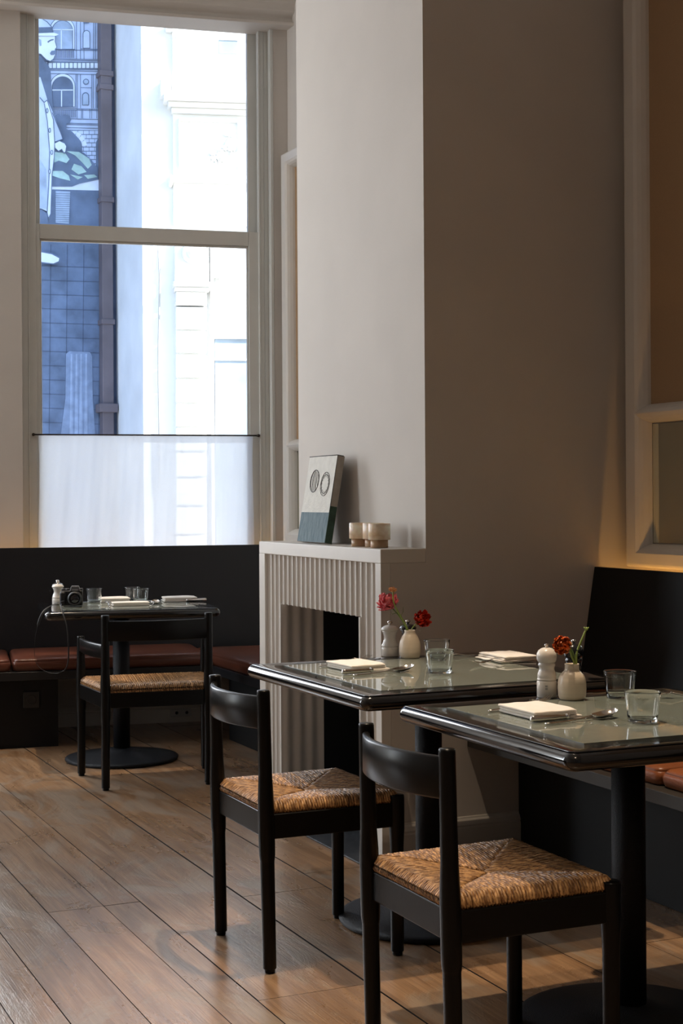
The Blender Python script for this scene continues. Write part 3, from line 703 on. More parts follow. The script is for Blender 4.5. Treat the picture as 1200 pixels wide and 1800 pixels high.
# ================================================================== TABLEWARE
def tumbler(name='water_glass'):
    h = .070; r0, r1 = .0345, .0425; t = .0016
    out = [(0.0001, 0), (r0-.004, 0), (r0-.001, .0012), (r0, .004)] + [(r0+(r1-r0)*k/6, .004+(h-.005)*k/6) for k in range(1, 7)] + [(r1-.0005, h)]
    inn = [(r1-t, h-.0006)] + [(r1-t-(r1-r0)*k/6, h-.002-(h-.013)*k/6) for k in range(0, 7)] + [(r0-.005, .0072), (.0001, .0066)]
    return MB().lathe(out+inn, n=48).build(name, M['tumbler'])
g0 = tumbler()
glass_spots = [((2.100, 3.927), 'drinking glass on the middle table, the front one of the pair beside the cream vase', None),
    ((2.238, 4.205), 'drinking glass on the middle table, standing behind another glass against the brown wall', None),
    ((2.066, 2.868), 'drinking glass on the nearest table close to its near edge, right of the spoon', None),
    ((2.256, 3.230), 'drinking glass on the nearest table against the black bench back, right of the vase with the orange flower', None),
    ((1.985, 7.43), 'drinking glass on the window table just right of the camera', None),
    ((2.190, 7.445), 'drinking glass in the middle of the window table, rear one of the touching pair', None),
    ((2.196, 7.315), 'drinking glass in the middle of the window table, front one of the touching pair', None)]
for i, ((x, y), lb, _) in enumerate(glass_spots):
    o = g0 if i == 0 else g0.copy()
    if i: COL.objects.link(o)
    o.location = (x, y, ZT); tag(o, lb, 'glass', 'plain tumblers on the tables')

def fork():
    r = empty('fork'); h = MB()
    pts = [(0, 0, .0035), (.01, 0, .0032), (.05, 0, .0028), (.10, 0, .004), (.125, 0, .010), (.140, 0, .013)]
    h.tube(pts, [.0035, .0050, .0046, .0034, .0026, .0032], 10, flat=.5); h.build('handle', M['steel'], r)
    t = MB()
    rows = []
    for i in range(7):
        k = i/6; w = .003+.008*math.sin(min(1, k*1.5)*math.pi/2); x = .136+.018*k; z = .0125-.004*math.sin(k*1.4)
        rows.append([Vector((x, -w, z+.002)), Vector((x, -w*.4, z)), Vector((x, w*.4, z)), Vector((x, w, z+.002)), Vector((x, w, z+.0034)), Vector((x, w*.4, z+.0014)), Vector((x, -w*.4, z+.0014)), Vector((x, -w, z+.0034))])
    t.grid(rows, closed=True); t.add(rows[-1], [tuple(range(8))]); t.build('fork_head', M['steel'], r)
    for k in range(4):
        y = -.0093+.0062*k
        MB().tube([(.153, y, .0098+.002*abs(k-1.5)/1.5), (.170, y*1.02, .0086), (.188, y*1.0, .0120), (.203, y*.98, .0185)], [.0017, .0016, .0014, .0006], 8, flat=.7).build('tine', M['steel'], r)
    return r
def spoon():
    r = empty('spoon')
    MB().tube([(0, 0, .0035), (.01, 0, .0034), (.05, 0, .003), (.10, 0, .005), (.125, 0, .009), (.140, 0, .0085)], [.0035, .0050, .0042, .0030, .0024, .003], 10, flat=.5).build('handle', M['steel'], r)
    rows = []
    for side in (0, 1):
        for i in range(15):
            a = i/14; x = .138+.060*(1-math.cos(a*math.pi))/2; w = .0185*math.sin(max(.04, a)**.85*math.pi)**.6+.0012; row = []
            if a > .98: w = .001
            for j in range(11):
                b = -1+2*j/10; dep = .0085*math.sin(a*math.pi)**.7; zz = .0085+.010*(a**2) - dep*(1-b*b) - (0 if side else .0012)
                row.append(Vector((x, w*b, max(zz, .0004+.001*side))))
            rows.append(row)
        if side == 0: first = rows; rows = []
    mb = MB(); mb.grid(first); mb.grid(rows)
    rim = [first[i][0] for i in range(15)] + [first[i][-1] for i in reversed(range(15))]; rim2 = [rows[i][0] for i in range(15)] + [rows[i][-1] for i in reversed(range(15))]
    mb.grid([rim, rim2], closed=True); mb.build('bowl', M['steel'], r)
    return r
def knife():
    r = empty('knife')
    MB().tube([(0, 0, .0075), (.002, 0, .0075), (.008, 0, .0075), (.06, 0, .0072), (.085, 0, .007), (.088, 0, .007)], [.002, .0065, .0072, .0062, .0048, .004], 14).build('handle', M['steel'], r)
    MB().tube([(.086, 0, .007), (.089, 0, .007), (.0925, 0, .007), (.0955, 0, .007)], [.004, .0066, .0066, .0038], 14).build('ferrule', M['chrome'], r)
    bl = [(.095, -.004), (.11, -.009), (.19, -.010), (.205, -.006), (.212, .002), (.20, .006), (.11, .004), (.095, .003)]
    MB().prism([(x, y, .0020) for x, y in bl], (0, 0, .0014)).build('blade', M['steel'], r, bevel=.0004, seg=1)
    return r
def place(proto, first, loc, rz, label, group, ry=0):
    o = proto if first else copy_tree(proto)
    o.location = loc; o.rotation_euler = (0, ry, rz); o.scale = (1.12,)*3; tag(o, label, proto.name.split('.')[0], group); return o
D = math.degrees; Rr = math.radians
kn, sp, fk = knife(), spoon(), fork()
place(kn, True, (1.822, 2.964, ZT+.0006), Rr(2), 'steel knife beside the white napkin at the near edge of the nearest table', 'table knives')
place(kn, False, (1.822, 4.020, ZT+.0006), Rr(6), 'steel knife beside the white napkin at the near edge of the middle table', 'table knives')
place(kn, False, (2.515, 7.22, ZT+.0006), Rr(175), 'steel knife laid before the right hand napkin on the window table', 'table knives')
place(sp, True, (1.832, 2.914, ZT+.0006), Rr(11), 'steel spoon catching warm light on the nearest table, pointing at the glass', 'spoons')
place(sp, False, (1.835, 3.965, ZT+.0006), Rr(13), 'steel spoon on the middle table below the cream vase, pointing right', 'spoons')
place(sp, False, (2.50, 4.270, ZT+.0006), Rr(172), 'steel spoon at the far side of the middle table, left of the folded napkin', 'spoons')
place(sp, False, (2.150, 7.00, ZT+.0006), Rr(66), 'steel spoon on the window table in front of the paired glasses', 'spoons')
place(fk, True, (1.818, 3.150, ZT+.001), Rr(17), 'steel fork tucked under the napkin on the nearest table, tines toward the vase', 'forks')
place(fk, False, (1.838, 4.227, ZT+.001), Rr(21), 'steel fork tucked under the near napkin of the middle table', 'forks')
place(fk, False, (2.505, 4.030, ZT+.006), Rr(172), 'steel fork lying over the far napkin of the middle table', 'forks', ry=Rr(2.5))
place(fk, False, (2.520, 3.120, ZT+.0006), Rr(162), 'steel fork on the nearest table at the right edge of the photo', 'forks')
place(fk, False, (1.955, 7.02, ZT+.0006), Rr(78), 'steel fork on the window table between the camera and the near napkin', 'forks')

def napkin(w=.158, d=.122, th=.022, seed=1):
    """folded napkin: w across x, d along y, folded edge at -y"""
    R = random.Random(seed); mb = MB()
    layers = 3; t = th/layers
    for k in range(layers):
        z0 = k*t*.93; sh = (.008, .0, .003)[k]; rows = []; nx = 14
        for i in range(nx+1):
            x = -w/2 + w*i/nx + 0; row = []
            edge = min(i, nx-i)/nx
            sag = .0012*math.sin(i*.9+k*2) ; zt2 = z0 + t*.97 + (.0025 if k == layers-1 else .0005)*math.sin(edge*math.pi) ; 
            y0 = -d/2 - (.0, .0015, .0035)[k]; y1 = d/2 + sh + sag*2 - .004*k
            r = t*.5
            prof = []
            for q in range(7):
                a = math.radians(90 + 180*q/6); prof.append((y0 + r + r*math.cos(a)*1.1, z0 + r + r*math.sin(a)))
            prof = list(reversed(prof))     # bottom to top at the fold
            body = [(y0 + (y1-y0)*q/8, zt2 + .0010*math.sin(q*1.7+i*.5+k)) for q in range(1, 9)]
            under = [(y1, z0 + t*.15)] + [(y0 + (y1-y0)*q/8, z0) for q in range(7, 0, -1)]
            for y, z in [(p[0], p[1]) for p in prof] + body + under: row.append(Vector((x + .003*math.sin(k*3+1)*(1 if i > nx/2 else -1), y, max(z, 0))))
            rows.append(row)
        zc = z0 + t/2
        def cap(r, dx, q): return [Vector((v.x+dx, v.y*(1-.012*(1-q)), zc+(v.z-zc)*q)) for v in r]
        rows = [cap(rows[0], -.0030, .35), cap(rows[0], -.0022, .8)] + rows + [cap(rows[-1], .0022, .8), cap(rows[-1], .0030, .35)]
        n = len(rows[0]); mb.grid(rows, closed=True); mb.add(rows[0], [tuple(range(n))]); mb.add(rows[-1], [tuple(range(n))])
    return mb.build('napkin', M['cloth'], subsurf=1)
n1 = napkin()
spots = [((1.905, 3.062, ZT+.0012), 0, -90, (1, 1, 1), 'folded white napkin on the nearest table beside the orange flower vase'),
         ((1.925, 4.135, ZT+.0012), 0, -87, (1, 1, 1), 'folded white napkin at the near left corner of the middle table'),
         ((2.455, 4.140, ZT+.0004), 0, 90, (1, 1, 1), 'folded white napkin at the far right of the middle table, a fork on it'),
         ((2.428, 3.00, ZT+.0004), 0, 90, (1, 1, 1), 'folded white napkin on the nearest table at the right edge of the photo'),
         ((2.085, 7.41, ZT+.0004), 0, -10, (.88, 1.05, 1.1), 'folded white napkin at the far side of the window table, left of the glasses'),
         ((2.085, 7.125, ZT+.0004), 0, -10, (1.08, .72, .85), 'folded white napkin at the near edge of the window table, right of the fork'),
         ((2.395, 7.30, ZT+.0004), 0, -10, (1.0, .95, 1.1), 'folded white napkin at the right end of the window table')]
for i, (loc, _, rz, s, lb) in enumerate(spots):
    o = n1 if i == 0 else n1.copy()
    if i: COL.objects.link(o)
    o.location = loc; o.rotation_euler = (0, 0, Rr(rz)); o.scale = s; tag(o, lb, 'napkin', 'folded napkins on the tables')
for o, sw in ():
    pass

# mills
def short_mill(m, loc, label, s=1.0):
    r = empty('pepper_mill', loc, 0, label, 'pepper mill'); k = s
    MB().lathe([(.0001, 0), (.027, 0), (.0285, .002), (.0287, .026), (.0280, .0285), (.0270, .030), (.0285, .032), (.0280, .037), (.024, .044), (.0205, .054), (.0195, .062), (.0215, .072), (.0245, .080), (.0265, .0835), (.0001, .0835)], n=40).build('body', m, r)
    MB().lathe([(.0001, .0838), (.0265, .0838), (.0290, .086), (.0295, .089), (.0270, .094), (.019, .0995), (.010, .102), (.006, .1025), (.0001, .1027)], n=40).build('head', m, r)
    MB().lathe([(.0001, .1025), (.0045, .1025), (.0045, .105), (.0075, .108), (.0088, .111), (.0080, .1145), (.0045, .1165), (.0001, .117)], n=24).build('knob', M['steel'], r)
    r.scale = (k, k, k); return r
def tall_mill(m, loc, label):
    r = empty('pepper_mill', loc, 0, label, 'pepper mill')
    MB().lathe([(.0001, 0), (.0255, 0), (.0262, .0015), (.0262, .0405), (.0255, .042), (.0242, .043), (.0242, .0435), (.0255, .045), (.0255, .0475), (.0245, .0495), (.0242, .051), (.0250, .055), (.0240, .062), (.0205, .070), (.0195, .074), (.0205, .079), (.0215, .0815), (.0225, .083), (.0225, .086), (.0205, .0885), (.0205, .090), (.0001, .090)], n=44).build('body', m, r)
    MB().lathe([(.0001, .0902), (.0205, .0902), (.0235, .093), (.0258, .099), (.0268, .106), (.0258, .114), (.022, .1215), (.015, .127), (.007, .1295), (.0001, .130)], n=44).build('head', m, r)
    MB().lathe([(.0001, .129), (.004, .129), (.0035, .132), (.006, .134), (.006, .137), (.0035, .1395), (.0001, .140)], n=20).build('knob', M['steel'], r)
    return r
tm = tall_mill(M['whitewood'], (2.098, 3.332, ZT), 'tall white turned pepper mill left of the vase on the nearest table')
mk = MB()
for q in range(2):
    a0 = math.radians(-128 + q*7)
    for zz in (.024, .031):
        mk.box((-.0015, -.0002, zz-.0022), (.0015, .0002, zz+.0022), M=Matrix.Rotation(a0+math.pi/2, 4, 'Z') @ Matrix.Translation((0, -.0264, 0)))
mk.build('stamped_mark', M['greytext'], tm)
tall_mill(M['darkwood'], (2.222, 3.395, ZT), 'tall dark pepper mill hidden behind the vase on the nearest table')
short_mill(M['whitewood'], (2.180, 4.425, ZT), 'short white pepper mill left of the vase on the middle table')
short_mill(M['darkwood'], (2.262, 4.455, ZT), 'short dark pepper mill behind the vase on the middle table', .985)
short_mill(M['whitewood'], (1.787, 7.38, ZT), 'short white pepper mill behind the camera on the window table')
short_mill(M['darkwood'], (1.812, 7.49, ZT), 'short dark pepper mill just behind the white one on the window table')

def vase(loc, label, wide):
    if wide: prof = [(.0001, 0), (.0285, 0), (.033, .003), (.0360, .012), (.0368, .028), (.0362, .045), (.034, .056), (.030, .064), (.0235, .071), (.0195, .0745), (.0185, .078), (.0183, .088), (.0193, .0915), (.0185, .0922), (.0165, .091), (.0160, .078), (.022, .068), (.030, .04), (.0001, .010)]
    else: prof = [(.0001, 0), (.0265, 0), (.031, .002), (.0345, .010), (.0358, .024), (.0350, .040), (.0325, .054), (.028, .066), (.0225, .075), (.0185, .080), (.0175, .085), (.0180, .0905), (.0172, .0912), (.0155, .090), (.0155, .082), (.022, .068), (.030, .04), (.0001, .010)]
    return tag(MB().lathe(prof, c=(0, 0, 0), n=56).build('bud_vase', M['glaze']), label, 'vase', 'small stoneware vases')
va = vase((0, 0, 0), 'small cream stoneware vase holding pink and red flowers on the middle table', False); va.location = (2.213, 4.345, ZT)
vb = vase((0, 0, 0), 'small cream stoneware vase holding the orange flower on the nearest table', True); vb.location = (2.130, 3.262, ZT)

def bloom(parent, c, R0, axis, m, seed, layers=9, openness=1.0, name='petals'):
    """layered round petals about axis; axis points out of the face of the flower"""
    R = random.Random(seed); mb = MB(); ax = Vector(axis).normalized(); Q = ax.to_track_quat('Z', 'Y').to_matrix()
    for l in range(layers):
        f = (l+1)/layers; r = R0*(.16+.84*f); n = 4 + int(5*f); thm = math.radians(150 - 62*f*openness)
        for k in range(n):
            a0 = 2*math.pi*k/n + l*.83 + R.uniform(-.15, .15); wd = (1.15 if f < .5 else .78)*math.pi/n*1.75; rr = r*R.uniform(.94, 1.05); ruf = R.uniform(0, 6); tm_ = thm*R.uniform(.92, 1.08)
            rows = []
            for i in range(8):
                v = i/7; th = .25 + (tm_-.25)*v; row = []
                for j in range(9):
                    u = -1+2*j/8; ww = wd*(math.sin(math.pi*min(1, .18+.70*v))**.7)
                    thj = th - .20*u*u*v; rad = rr*(1 + .05*v*v*math.sin(u*5+ruf) + (.10*v**4)*openness*f)
                    a = a0 + u*ww*.5/max(.45, math.sin(max(.5, thj)))
                    p = Vector((math.sin(thj)*math.cos(a), math.sin(thj)*math.sin(a), -math.cos(thj)*.86))*rad
                    row.append(Vector(c) + Q @ p)
                rows.append(row)
            mb.grid(rows)
    return mb.build(name, m, parent, fix=False)
def stem(parent, pts, r, m, n=10):
    pts = [Vector(p) for p in pts]; out = []
    P = [pts[0]*2-pts[1]] + pts + [pts[-1]*2-pts[-2]]
    for i in range(1, len(P)-2):
        for k in range(6):
            t = k/6; a, b, c_, d = P[i-1], P[i], P[i+1], P[i+2]
            out.append(.5*((2*b)+(c_-a)*t+(2*a-5*b+4*c_-d)*t*t+(3*b-a-3*c_+d)*t**3))
    out.append(pts[-1]); return MB().tube(out, r, n).build('stem', m, parent)
# camera-facing directions used to aim the blooms
RX = Rt; UP = Vector((0, 0, 1))
def vv(base, r, u, dpt=0): return Vector(base) + RX*r + UP*u + Fw*dpt
# middle table flowers (offsets measured from the vase mouth)
b0 = Vector((2.213, 4.345, ZT+.090)); z0 = Vector((0, 0, 0))
fl = empty('ranunculus', tuple(b0), 0, 'pink open ranunculus leaning left in the vase on the middle table', 'flower', None)
bloom(fl, vv(z0, -.076, .100, .006), .038, (-.5, -.2, .75), M['pink'], 4, 8, 1.25)
bloom(fl, vv(z0, -.066, .104, -.004), .033, (.5, -.5, .7), M['pink'], 14, 6, 1.3)
stem(fl, [vv(z0, -.002, -.06, 0), vv(z0, -.010, .0, 0), vv(z0, -.030, .040, .006), vv(z0, -.055, .070, .008)], .0020, M['stem_dark'])
fl = empty('ranunculus', tuple(b0), 0, 'small peach ranunculus bud above the pink bloom on the middle table', 'flower', None)
stem(fl, [vv(z0, .004, -.06, -.004), vv(z0, -.006, .0, -.006), vv(z0, -.026, .040, -.016), vv(z0, -.046, .075, -.030), vv(z0, -.055, .105, -.036), vv(z0, -.0545, .132, -.036)], .0023, M['stem'])
bloom(fl, vv(z0, -.0555, .139, -.036), .0135, (0, -.3, 1), M['peach'], 5, 6, 1.1)
for sg, pts in ((1, [(-.030, .048), (-.022, .062), (-.022, .078)]), (1, [(-.036, .060), (-.058, .055), (-.062, .064)]), (1, [(-.012, .012), (-.030, .022), (-.036, .034)])):
    MB().tube([vv(z0, a, b, -.02) for a, b in pts], [.0014, .0010, .0004], 6).build('leaflet', M['stem_dark'], fl)
fl = empty('ranunculus', tuple(b0), 0, 'dark red ranunculus leaning right in the vase on the middle table', 'flower', None)
stem(fl, [vv(z0, -.004, -.06, 0), vv(z0, .004, -.002, 0), vv(z0, .020, .020, -.002), vv(z0, .036, .030, 0)], .0018, M['stem'])
bloom(fl, vv(z0, .0430, .039, -.006), .0285, (-.15, -.85, .35), M['red'], 6, 9, .9)
# nearest table flowers
b1 = Vector((2.130, 3.262, ZT+.090))
fl = empty('ranunculus', tuple(b1), 0, 'orange ranunculus drooping left over the white mill on the nearest table', 'flower', None)
stem(fl, [vv(z0, .002, -.05, 0), vv(z0, .006, .0, 0), vv(z0, .000, .020, 0), vv(z0, -.006, .038, 0), vv(z0, -.018, .050, 0)], .0028, M['stem'])
bloom(fl, vv(z0, -.0265, .051, -.008), .0245, (-.75, -.62, .12), M['orange'], 8, 9, .55)
fl = empty('ranunculus', tuple(b1), 0, 'thin flower stem ending in a small pale tuft behind the orange bloom', 'flower', None)
stem(fl, [vv(z0, .012, -.05, .002), vv(z0, .012, .0, .0), vv(z0, .004, .026, .0), vv(z0, -.006, .050, 0)], .0024, M['stem_dark'])
tf = MB(); Rq = random.Random(8)
for k in range(16):
    a = Vector((Rq.uniform(-1, 1), Rq.uniform(-1, 1), Rq.uniform(-.1, 1.1))).normalized()*.009
    c = vv(z0, -.006, .051, 0); tf.tube([c, c+a], [.0015, .0004], 5)
tf.build('tuft', M['glaze'], fl)
fl = empty('ranunculus', tuple(b1), 0, 'tall bare green flower stem curving up right from the vase on the nearest table', 'flower', None)
stem(fl, [vv(z0, .008, -.05, 0), vv(z0, .011, .0, -.002), vv(z0, .0125, .030, -.002), vv(z0, .022, .056, -.002), vv(z0, .036, .088, -.002)], [.0026]*25, M['stem'])
tp = MB(); c = vv(z0, .0375, .092, -.002)
tp.lathe([(.0001, -.005), (.0035, -.003), (.0048, .0005), (.0036, .003), (.0001, .004)], c=tuple(c), n=16)
for k in range(7):
    a = 2*math.pi*k/7; d = Vector((math.cos(a), math.sin(a), .4))*.007; tp.tube([c+Vector((0, 0, .001)), c+d*.7, c+d+Vector((0, 0, .002))], [.0016, .0014, .0004], 6)
tp.build('seed_head', M['stem'], fl)

# ------------------------------------------------------------------ photo camera on the window table
def photo_camera():
    r = empty('photo_camera', (1.822, 7.205, ZT), -YAW + Rr(8), 'black mirrorless photo camera standing at the left of the window table', 'camera')
    MB().box((-.062, -.018, .004), (.045, .024, .078)).build('body', M['camplastic'], r, bevel=.007, seg=4)
    MB().box((-.066, -.034, .004), (-.036, .000, .074)).build('grip', M['camplastic'], r, bevel=.011, seg=4)
    MB().prism([(-.018, -.022, .076), (.034, -.022, .076), (.026, -.018, .100), (-.010, -.018, .100)], (0, .038, 0)).build('viewfinder_hump', M['camtop'], r, bevel=.003, seg=3)
    MB().box((-.006, -.0228, .079), (.022, -.0218, .0825)).build('name_plate', M['greytext'], r)
    MR = Matrix.Translation((.008, -.014, .041)) @ Matrix.Rotation(math.pi/2, 4, 'X')
    l = MB().lathe([(.034, 0), (.0345, .010), (.033, .012), (.033, .028), (.0345, .030), (.0345, .046), (.032, .048), (.030, .060), (.027, .060), (.025, .054), (.0001, .052)], n=48, M=MR).build('lens', M['camplastic'], r)
    MB().lathe([(.0245, .0545), (.018, .0575), (.0001, .059)], n=40, M=MR).build('front_element', M['camglass'], l)
    for x, rr in ((-.050, .009), (-.028, .011), (.036, .010)):
        MB().lathe([(rr, .077), (rr, .086), (rr-.001, .088), (.0001, .088)], c=(x, .004, 0), n=24).build('dial', M['camtop'], r)
    s = MB(); R = random.Random(2)
    # strap: leaves the left lug, over the table edge, hangs in a long loop, comes back to the right
    def px(x, y, dd): return on_plane(x, y, W(.42, dd), NN)
    inv = (Matrix.Translation(r.location) @ Matrix.Rotation(-YAW+Rr(8), 4, 'Z')).inverted()
    path = [(112, 1056, 7.08), (100, 1060, 7.02), (84, 1068, 6.97), (76, 1076, 6.93), (69, 1092, 6.915), (62, 1120, 6.91), (61, 1155, 6.91), (68, 1172, 6.91), (85, 1182, 6.91), (102, 1183, 6.91), (115, 1176, 6.91), (120, 1160, 6.91), (120, 1130, 6.91), (117, 1100, 6.91), (111, 1080, 6.925), (108, 1069, 6.955), (107, 1064, 7.00), (108, 1061, 7.06)]
    pts = [inv @ px(*p) for p in path]
    P = [pts[0]] + pts + [pts[-1]]; out = []
    for i in range(1, len(P)-2):
        for k in range(5):
            t = k/5; a, b, c_, d = P[i-1], P[i], P[i+1], P[i+2]
            out.append(.5*((2*b)+(c_-a)*t+(2*a-5*b+4*c_-d)*t*t+(3*b-a-3*c_+d)*t**3))
    rows = []
    for i, p in enumerate(out):
        k = i/len(out); tw = .4 + 1.0*k + (.9 if .25 < k < .5 else 0); w = .007 if .1 < k < .55 else .0045
        n = Vector((math.cos(tw), math.sin(tw), .1)).normalized()*w; m = Vector((-math.sin(tw), math.cos(tw), 0))*.0009
        rows.append([p+n+m, p-n+m, p-n-m, p+n-m])
    s.grid(rows, closed=True); s.build('strap', M['strap'], r)
photo_camera()

# ================================================================== ON THE MANTEL
def cup(loc, label):
    r = empty('candle_cup', loc, random.uniform(0, 3), label, 'candle holder', 'stone candle cups on the mantel shelf')
    MB().lathe([(.0001, 0), (.030, 0), (.0315, .001), (.0315, .0285), (.0001, .0285)], n=48).build('foot', M['alab_dark'], r)
    MB().lathe([(.0001, .0287), (.038, .0287), (.0395, .030), (.0395, .0855), (.038, .087), (.0335, .087), (.033, .085), (.033, .040), (.0001, .038)], n=48).build('bowl', M['alab'], r)
    return r
cup((2.335, 4.985, 1.0905), 'banded stone candle cup on the mantel, leftmost of three, beside the painted canvas')
cup((2.350, 4.900, 1.0905), 'banded stone candle cup on the mantel, the middle and half hidden one of three')
cup((2.325, 4.800, 1.0905), 'banded stone candle cup on the mantel, rightmost of three, nearest the chimney corner')

def canvas():
    H, Wd, T = .345, .300, .030; lean = math.atan(.058/.345)
    # local: x = thickness toward the room (-), y along the shelf, z up along the canvas
    r = empty('painting', (2.352, 5.415, 1.0905), Rr(0), 'small unframed canvas leaning on the mantel wall, two ovals over a blue grey band', 'painting')
    r.rotation_euler = (0, lean, Rr(-2))
    MB().box((-T, -Wd/2, 0), (0, Wd/2, H)).build('stretched_canvas', M['canvas_edge'], r, bevel=.002, seg=2)
    e = .0008
    MB().box((-T-e, -Wd/2+.001, H*.325), (-T+.001, Wd/2-.001, H-.001)).build('white_field', M['canvas_white'], r)
    b = MB(); b.box((-T-e*1.5, -Wd/2+.001, .001), (-T+.001, Wd/2-.001, H*.345)); b.build('blue_band', M['canvas_teal'], r)
    MB().box((-T-e, -Wd/2-e, .001), (-.002, -Wd/2+.001, H*.42)).build('green_edge', M['canvas_green'], r)
    R = random.Random(4)
    def ov(cy, cz, a, b_, spokes):
        m = MB()
        for s in (1, .80) if spokes else (1, .97):
            pts = [Vector((-T-.0016, cy+a*s*math.cos(t)*(1+R.uniform(-.02, .02)), cz+b_*s*math.sin(t))) for t in [2*math.pi*k/36 for k in range(37)]]
            m.tube(pts, .0011, 5)
        if spokes:
            for k in range(14):
                t = 2*math.pi*k/14; m.tube([Vector((-T-.0014, cy+a*q*math.cos(t), cz+b_*q*math.sin(t))) for q in (.60, .95)], .0006, 4)
        else:
            for k in range(7):
                u = -.75+.25*k; hh = math.sqrt(1-u*u)*.9; m.tube([Vector((-T-.0014, cy+a*(u+R.uniform(-.08, .08)), cz-b_*hh)), Vector((-T-.0014, cy+a*(u+R.uniform(-.1, .1)), cz)), Vector((-T-.0014, cy+a*(u+R.uniform(-.08, .08)), cz+b_*hh))], .0008, 4)
        m.build('drawn_oval', M['pencil'], r)
    ov(.055, .245, .046, .045, False); ov(-.062, .232, .046, .047, True)
    t = MB().tube([Vector((-T-.001, Wd/2, H)), Vector((-T-.001, 0, H+.0006)), Vector((-T-.001, -Wd/2, H)), Vector((-T*.2, -Wd/2, H))], .0016, 5)
    t.tube([Vector((-T-.001, -Wd/2, H)), Vector((-T-.001, -Wd/2, H*.34))], .0010, 5); t.build('dark_edge_line', M['pencil'], r)
canvas()

# ================================================================== ACROSS THE STREET
struct(MB().box((-25, 8.95, -.12), (35, 45, -.06)).build('ground', M['estone']))
YM = 17.0; NY = Vector((0, 1, 0))
mbld = empty('mural_building', (3, YM, 0), 0, 'dark painted building with a blue mural of a man in a hat', 'building')
def mp(cx, cy, lay=0):      # crop coordinates of the mural on its wall
    return on_plane(50+cx/4.5, 20+cy/4.5, (0, YM-lay*.004, 0), NY) - Vector((3, YM, 0))
def ml(px, py, lay=0): return mp((px-50)*4.5, (py-20)*4.5, lay)
MB().box((-9, 0, -.1), (ml(203, 400).x, 2.2, 13)).build('wall', M['mdk'], mbld)
def flat(mb, pts, lay, m, px=False):
    f = ml if px else mp; q = [f(x, y, lay) for x, y in pts]
    return mb.prism(q, (0, .004, 0), mat=m)
def arch(mb, cx, hw, top, bot, lay, m, n=16):
    pts = [(cx-hw, bot)] + [(cx - hw*math.cos(math.pi*k/n), top+hw - hw*math.sin(math.pi*k/n)) for k in range(n+1)] + [(cx+hw, bot)]
    flat(mb, pts, lay, m)
def line(mb, pts, w, lay, m):
    for (x0, y0), (x1, y1) in zip(pts[:-1], pts[1:]):
        dx, dy = x1-x0, y1-y0; L = math.hypot(dx, dy) or 1; ox, oy = -dy/L*w/2, dx/L*w/2
        flat(mb, [(x0+ox, y0+oy), (x1+ox, y1+oy), (x1-ox, y1-oy), (x0-ox, y0-oy)], lay, m)
mm_ = [M['mw'], M['md'], M['mw2'], M['mm'], M['mg'], M['mdk']]; LT, NV, WH, MD, GR, DK = range(6)
pal = MB()
flat(pal, [(-420, -260), (580, -260), (580, 1420), (-420, 1420)], 1, LT)
for cx, top, bot in ((268, 45, 300), (270, 490, 755)):
    arch(pal, cx, 100, top, bot, 2, NV); arch(pal, cx, 95, top+5, bot, 3, WH); arch(pal, cx, 84, top+24, bot, 4, NV); arch(pal, cx, 79, top+30, bot-4, 5, MD if top < 100 else NV)
    by = top+100 if top < 100 else top+132
    line(pal, [(cx-82, by), (cx+82, by)], 8, 6, WH); line(pal, [(cx-8, by), (cx-8, bot)], 8, 6, WH); line(pal, [(cx-100, bot), (cx+100, bot)], 5, 6, NV)
for y in (300, 372, 382, 395, 465, 490, 765, 775, 845, 880, 890, 915, 935): line(pal, [(130, y), (575, y+10)], 4, 3, NV)
flat(pal, [(150, 400), (575, 408), (575, 462), (150, 458)], 3, NV)
for k in range(13): x = 160+33*k; flat(pal, [(x, 408), (x+25, 408), (x+25, 448), (x, 448)], 4, WH)
for k in range(15): x = 212+10.5*k; line(pal, [(x, 308), (x, 368)], 4, 4, NV)
for k in range(17): x = 196+11*k; line(pal, [(x, 782), (x, 840)], 4, 4, NV)
for x in (376, 388, 412, 500, 512, 534): line(pal, [(x, 495), (x, 765)], 4, 4, NV)
for x in (380, 412, 440, 515, 530, 548): line(pal, [(x, -60), (x, 378)], 4, 4, NV)
for x in (385, 420, 430, 485, 500, 540): line(pal, [(x, 770), (x, 845)], 3, 4, NV)
pal_c = [(455+24*math.cos(t), 556+24*math.sin(t)) for t in [2*math.pi*k/20 for k in range(20)]]; flat(pal, pal_c, 4, NV)
flat(pal, [(455+17*math.cos(t), 556+17*math.sin(t)) for t in [2*math.pi*k/20 for k in range(20)]], 5, MD)
arch(pal, 452, 27, 640, 742, 4, NV); arch(pal, 452, 21, 648, 738, 5, MD)
arch(pal, 459, 29, 148, 292, 4, NV); arch(pal, 459, 24, 154, 288, 5, LT)
line(pal, [(416, 602), (498, 604)], 4, 5, NV); line(pal, [(414, 296), (575, 300)], 4, 5, NV)
flat(pal, [(435, 70), (480, 70), (480, 92), (435, 92)], 5, NV)
arch(pal, 590, 50, 545, 765, 5, NV); arch(pal, 590, 40, 560, 765, 6, MD)
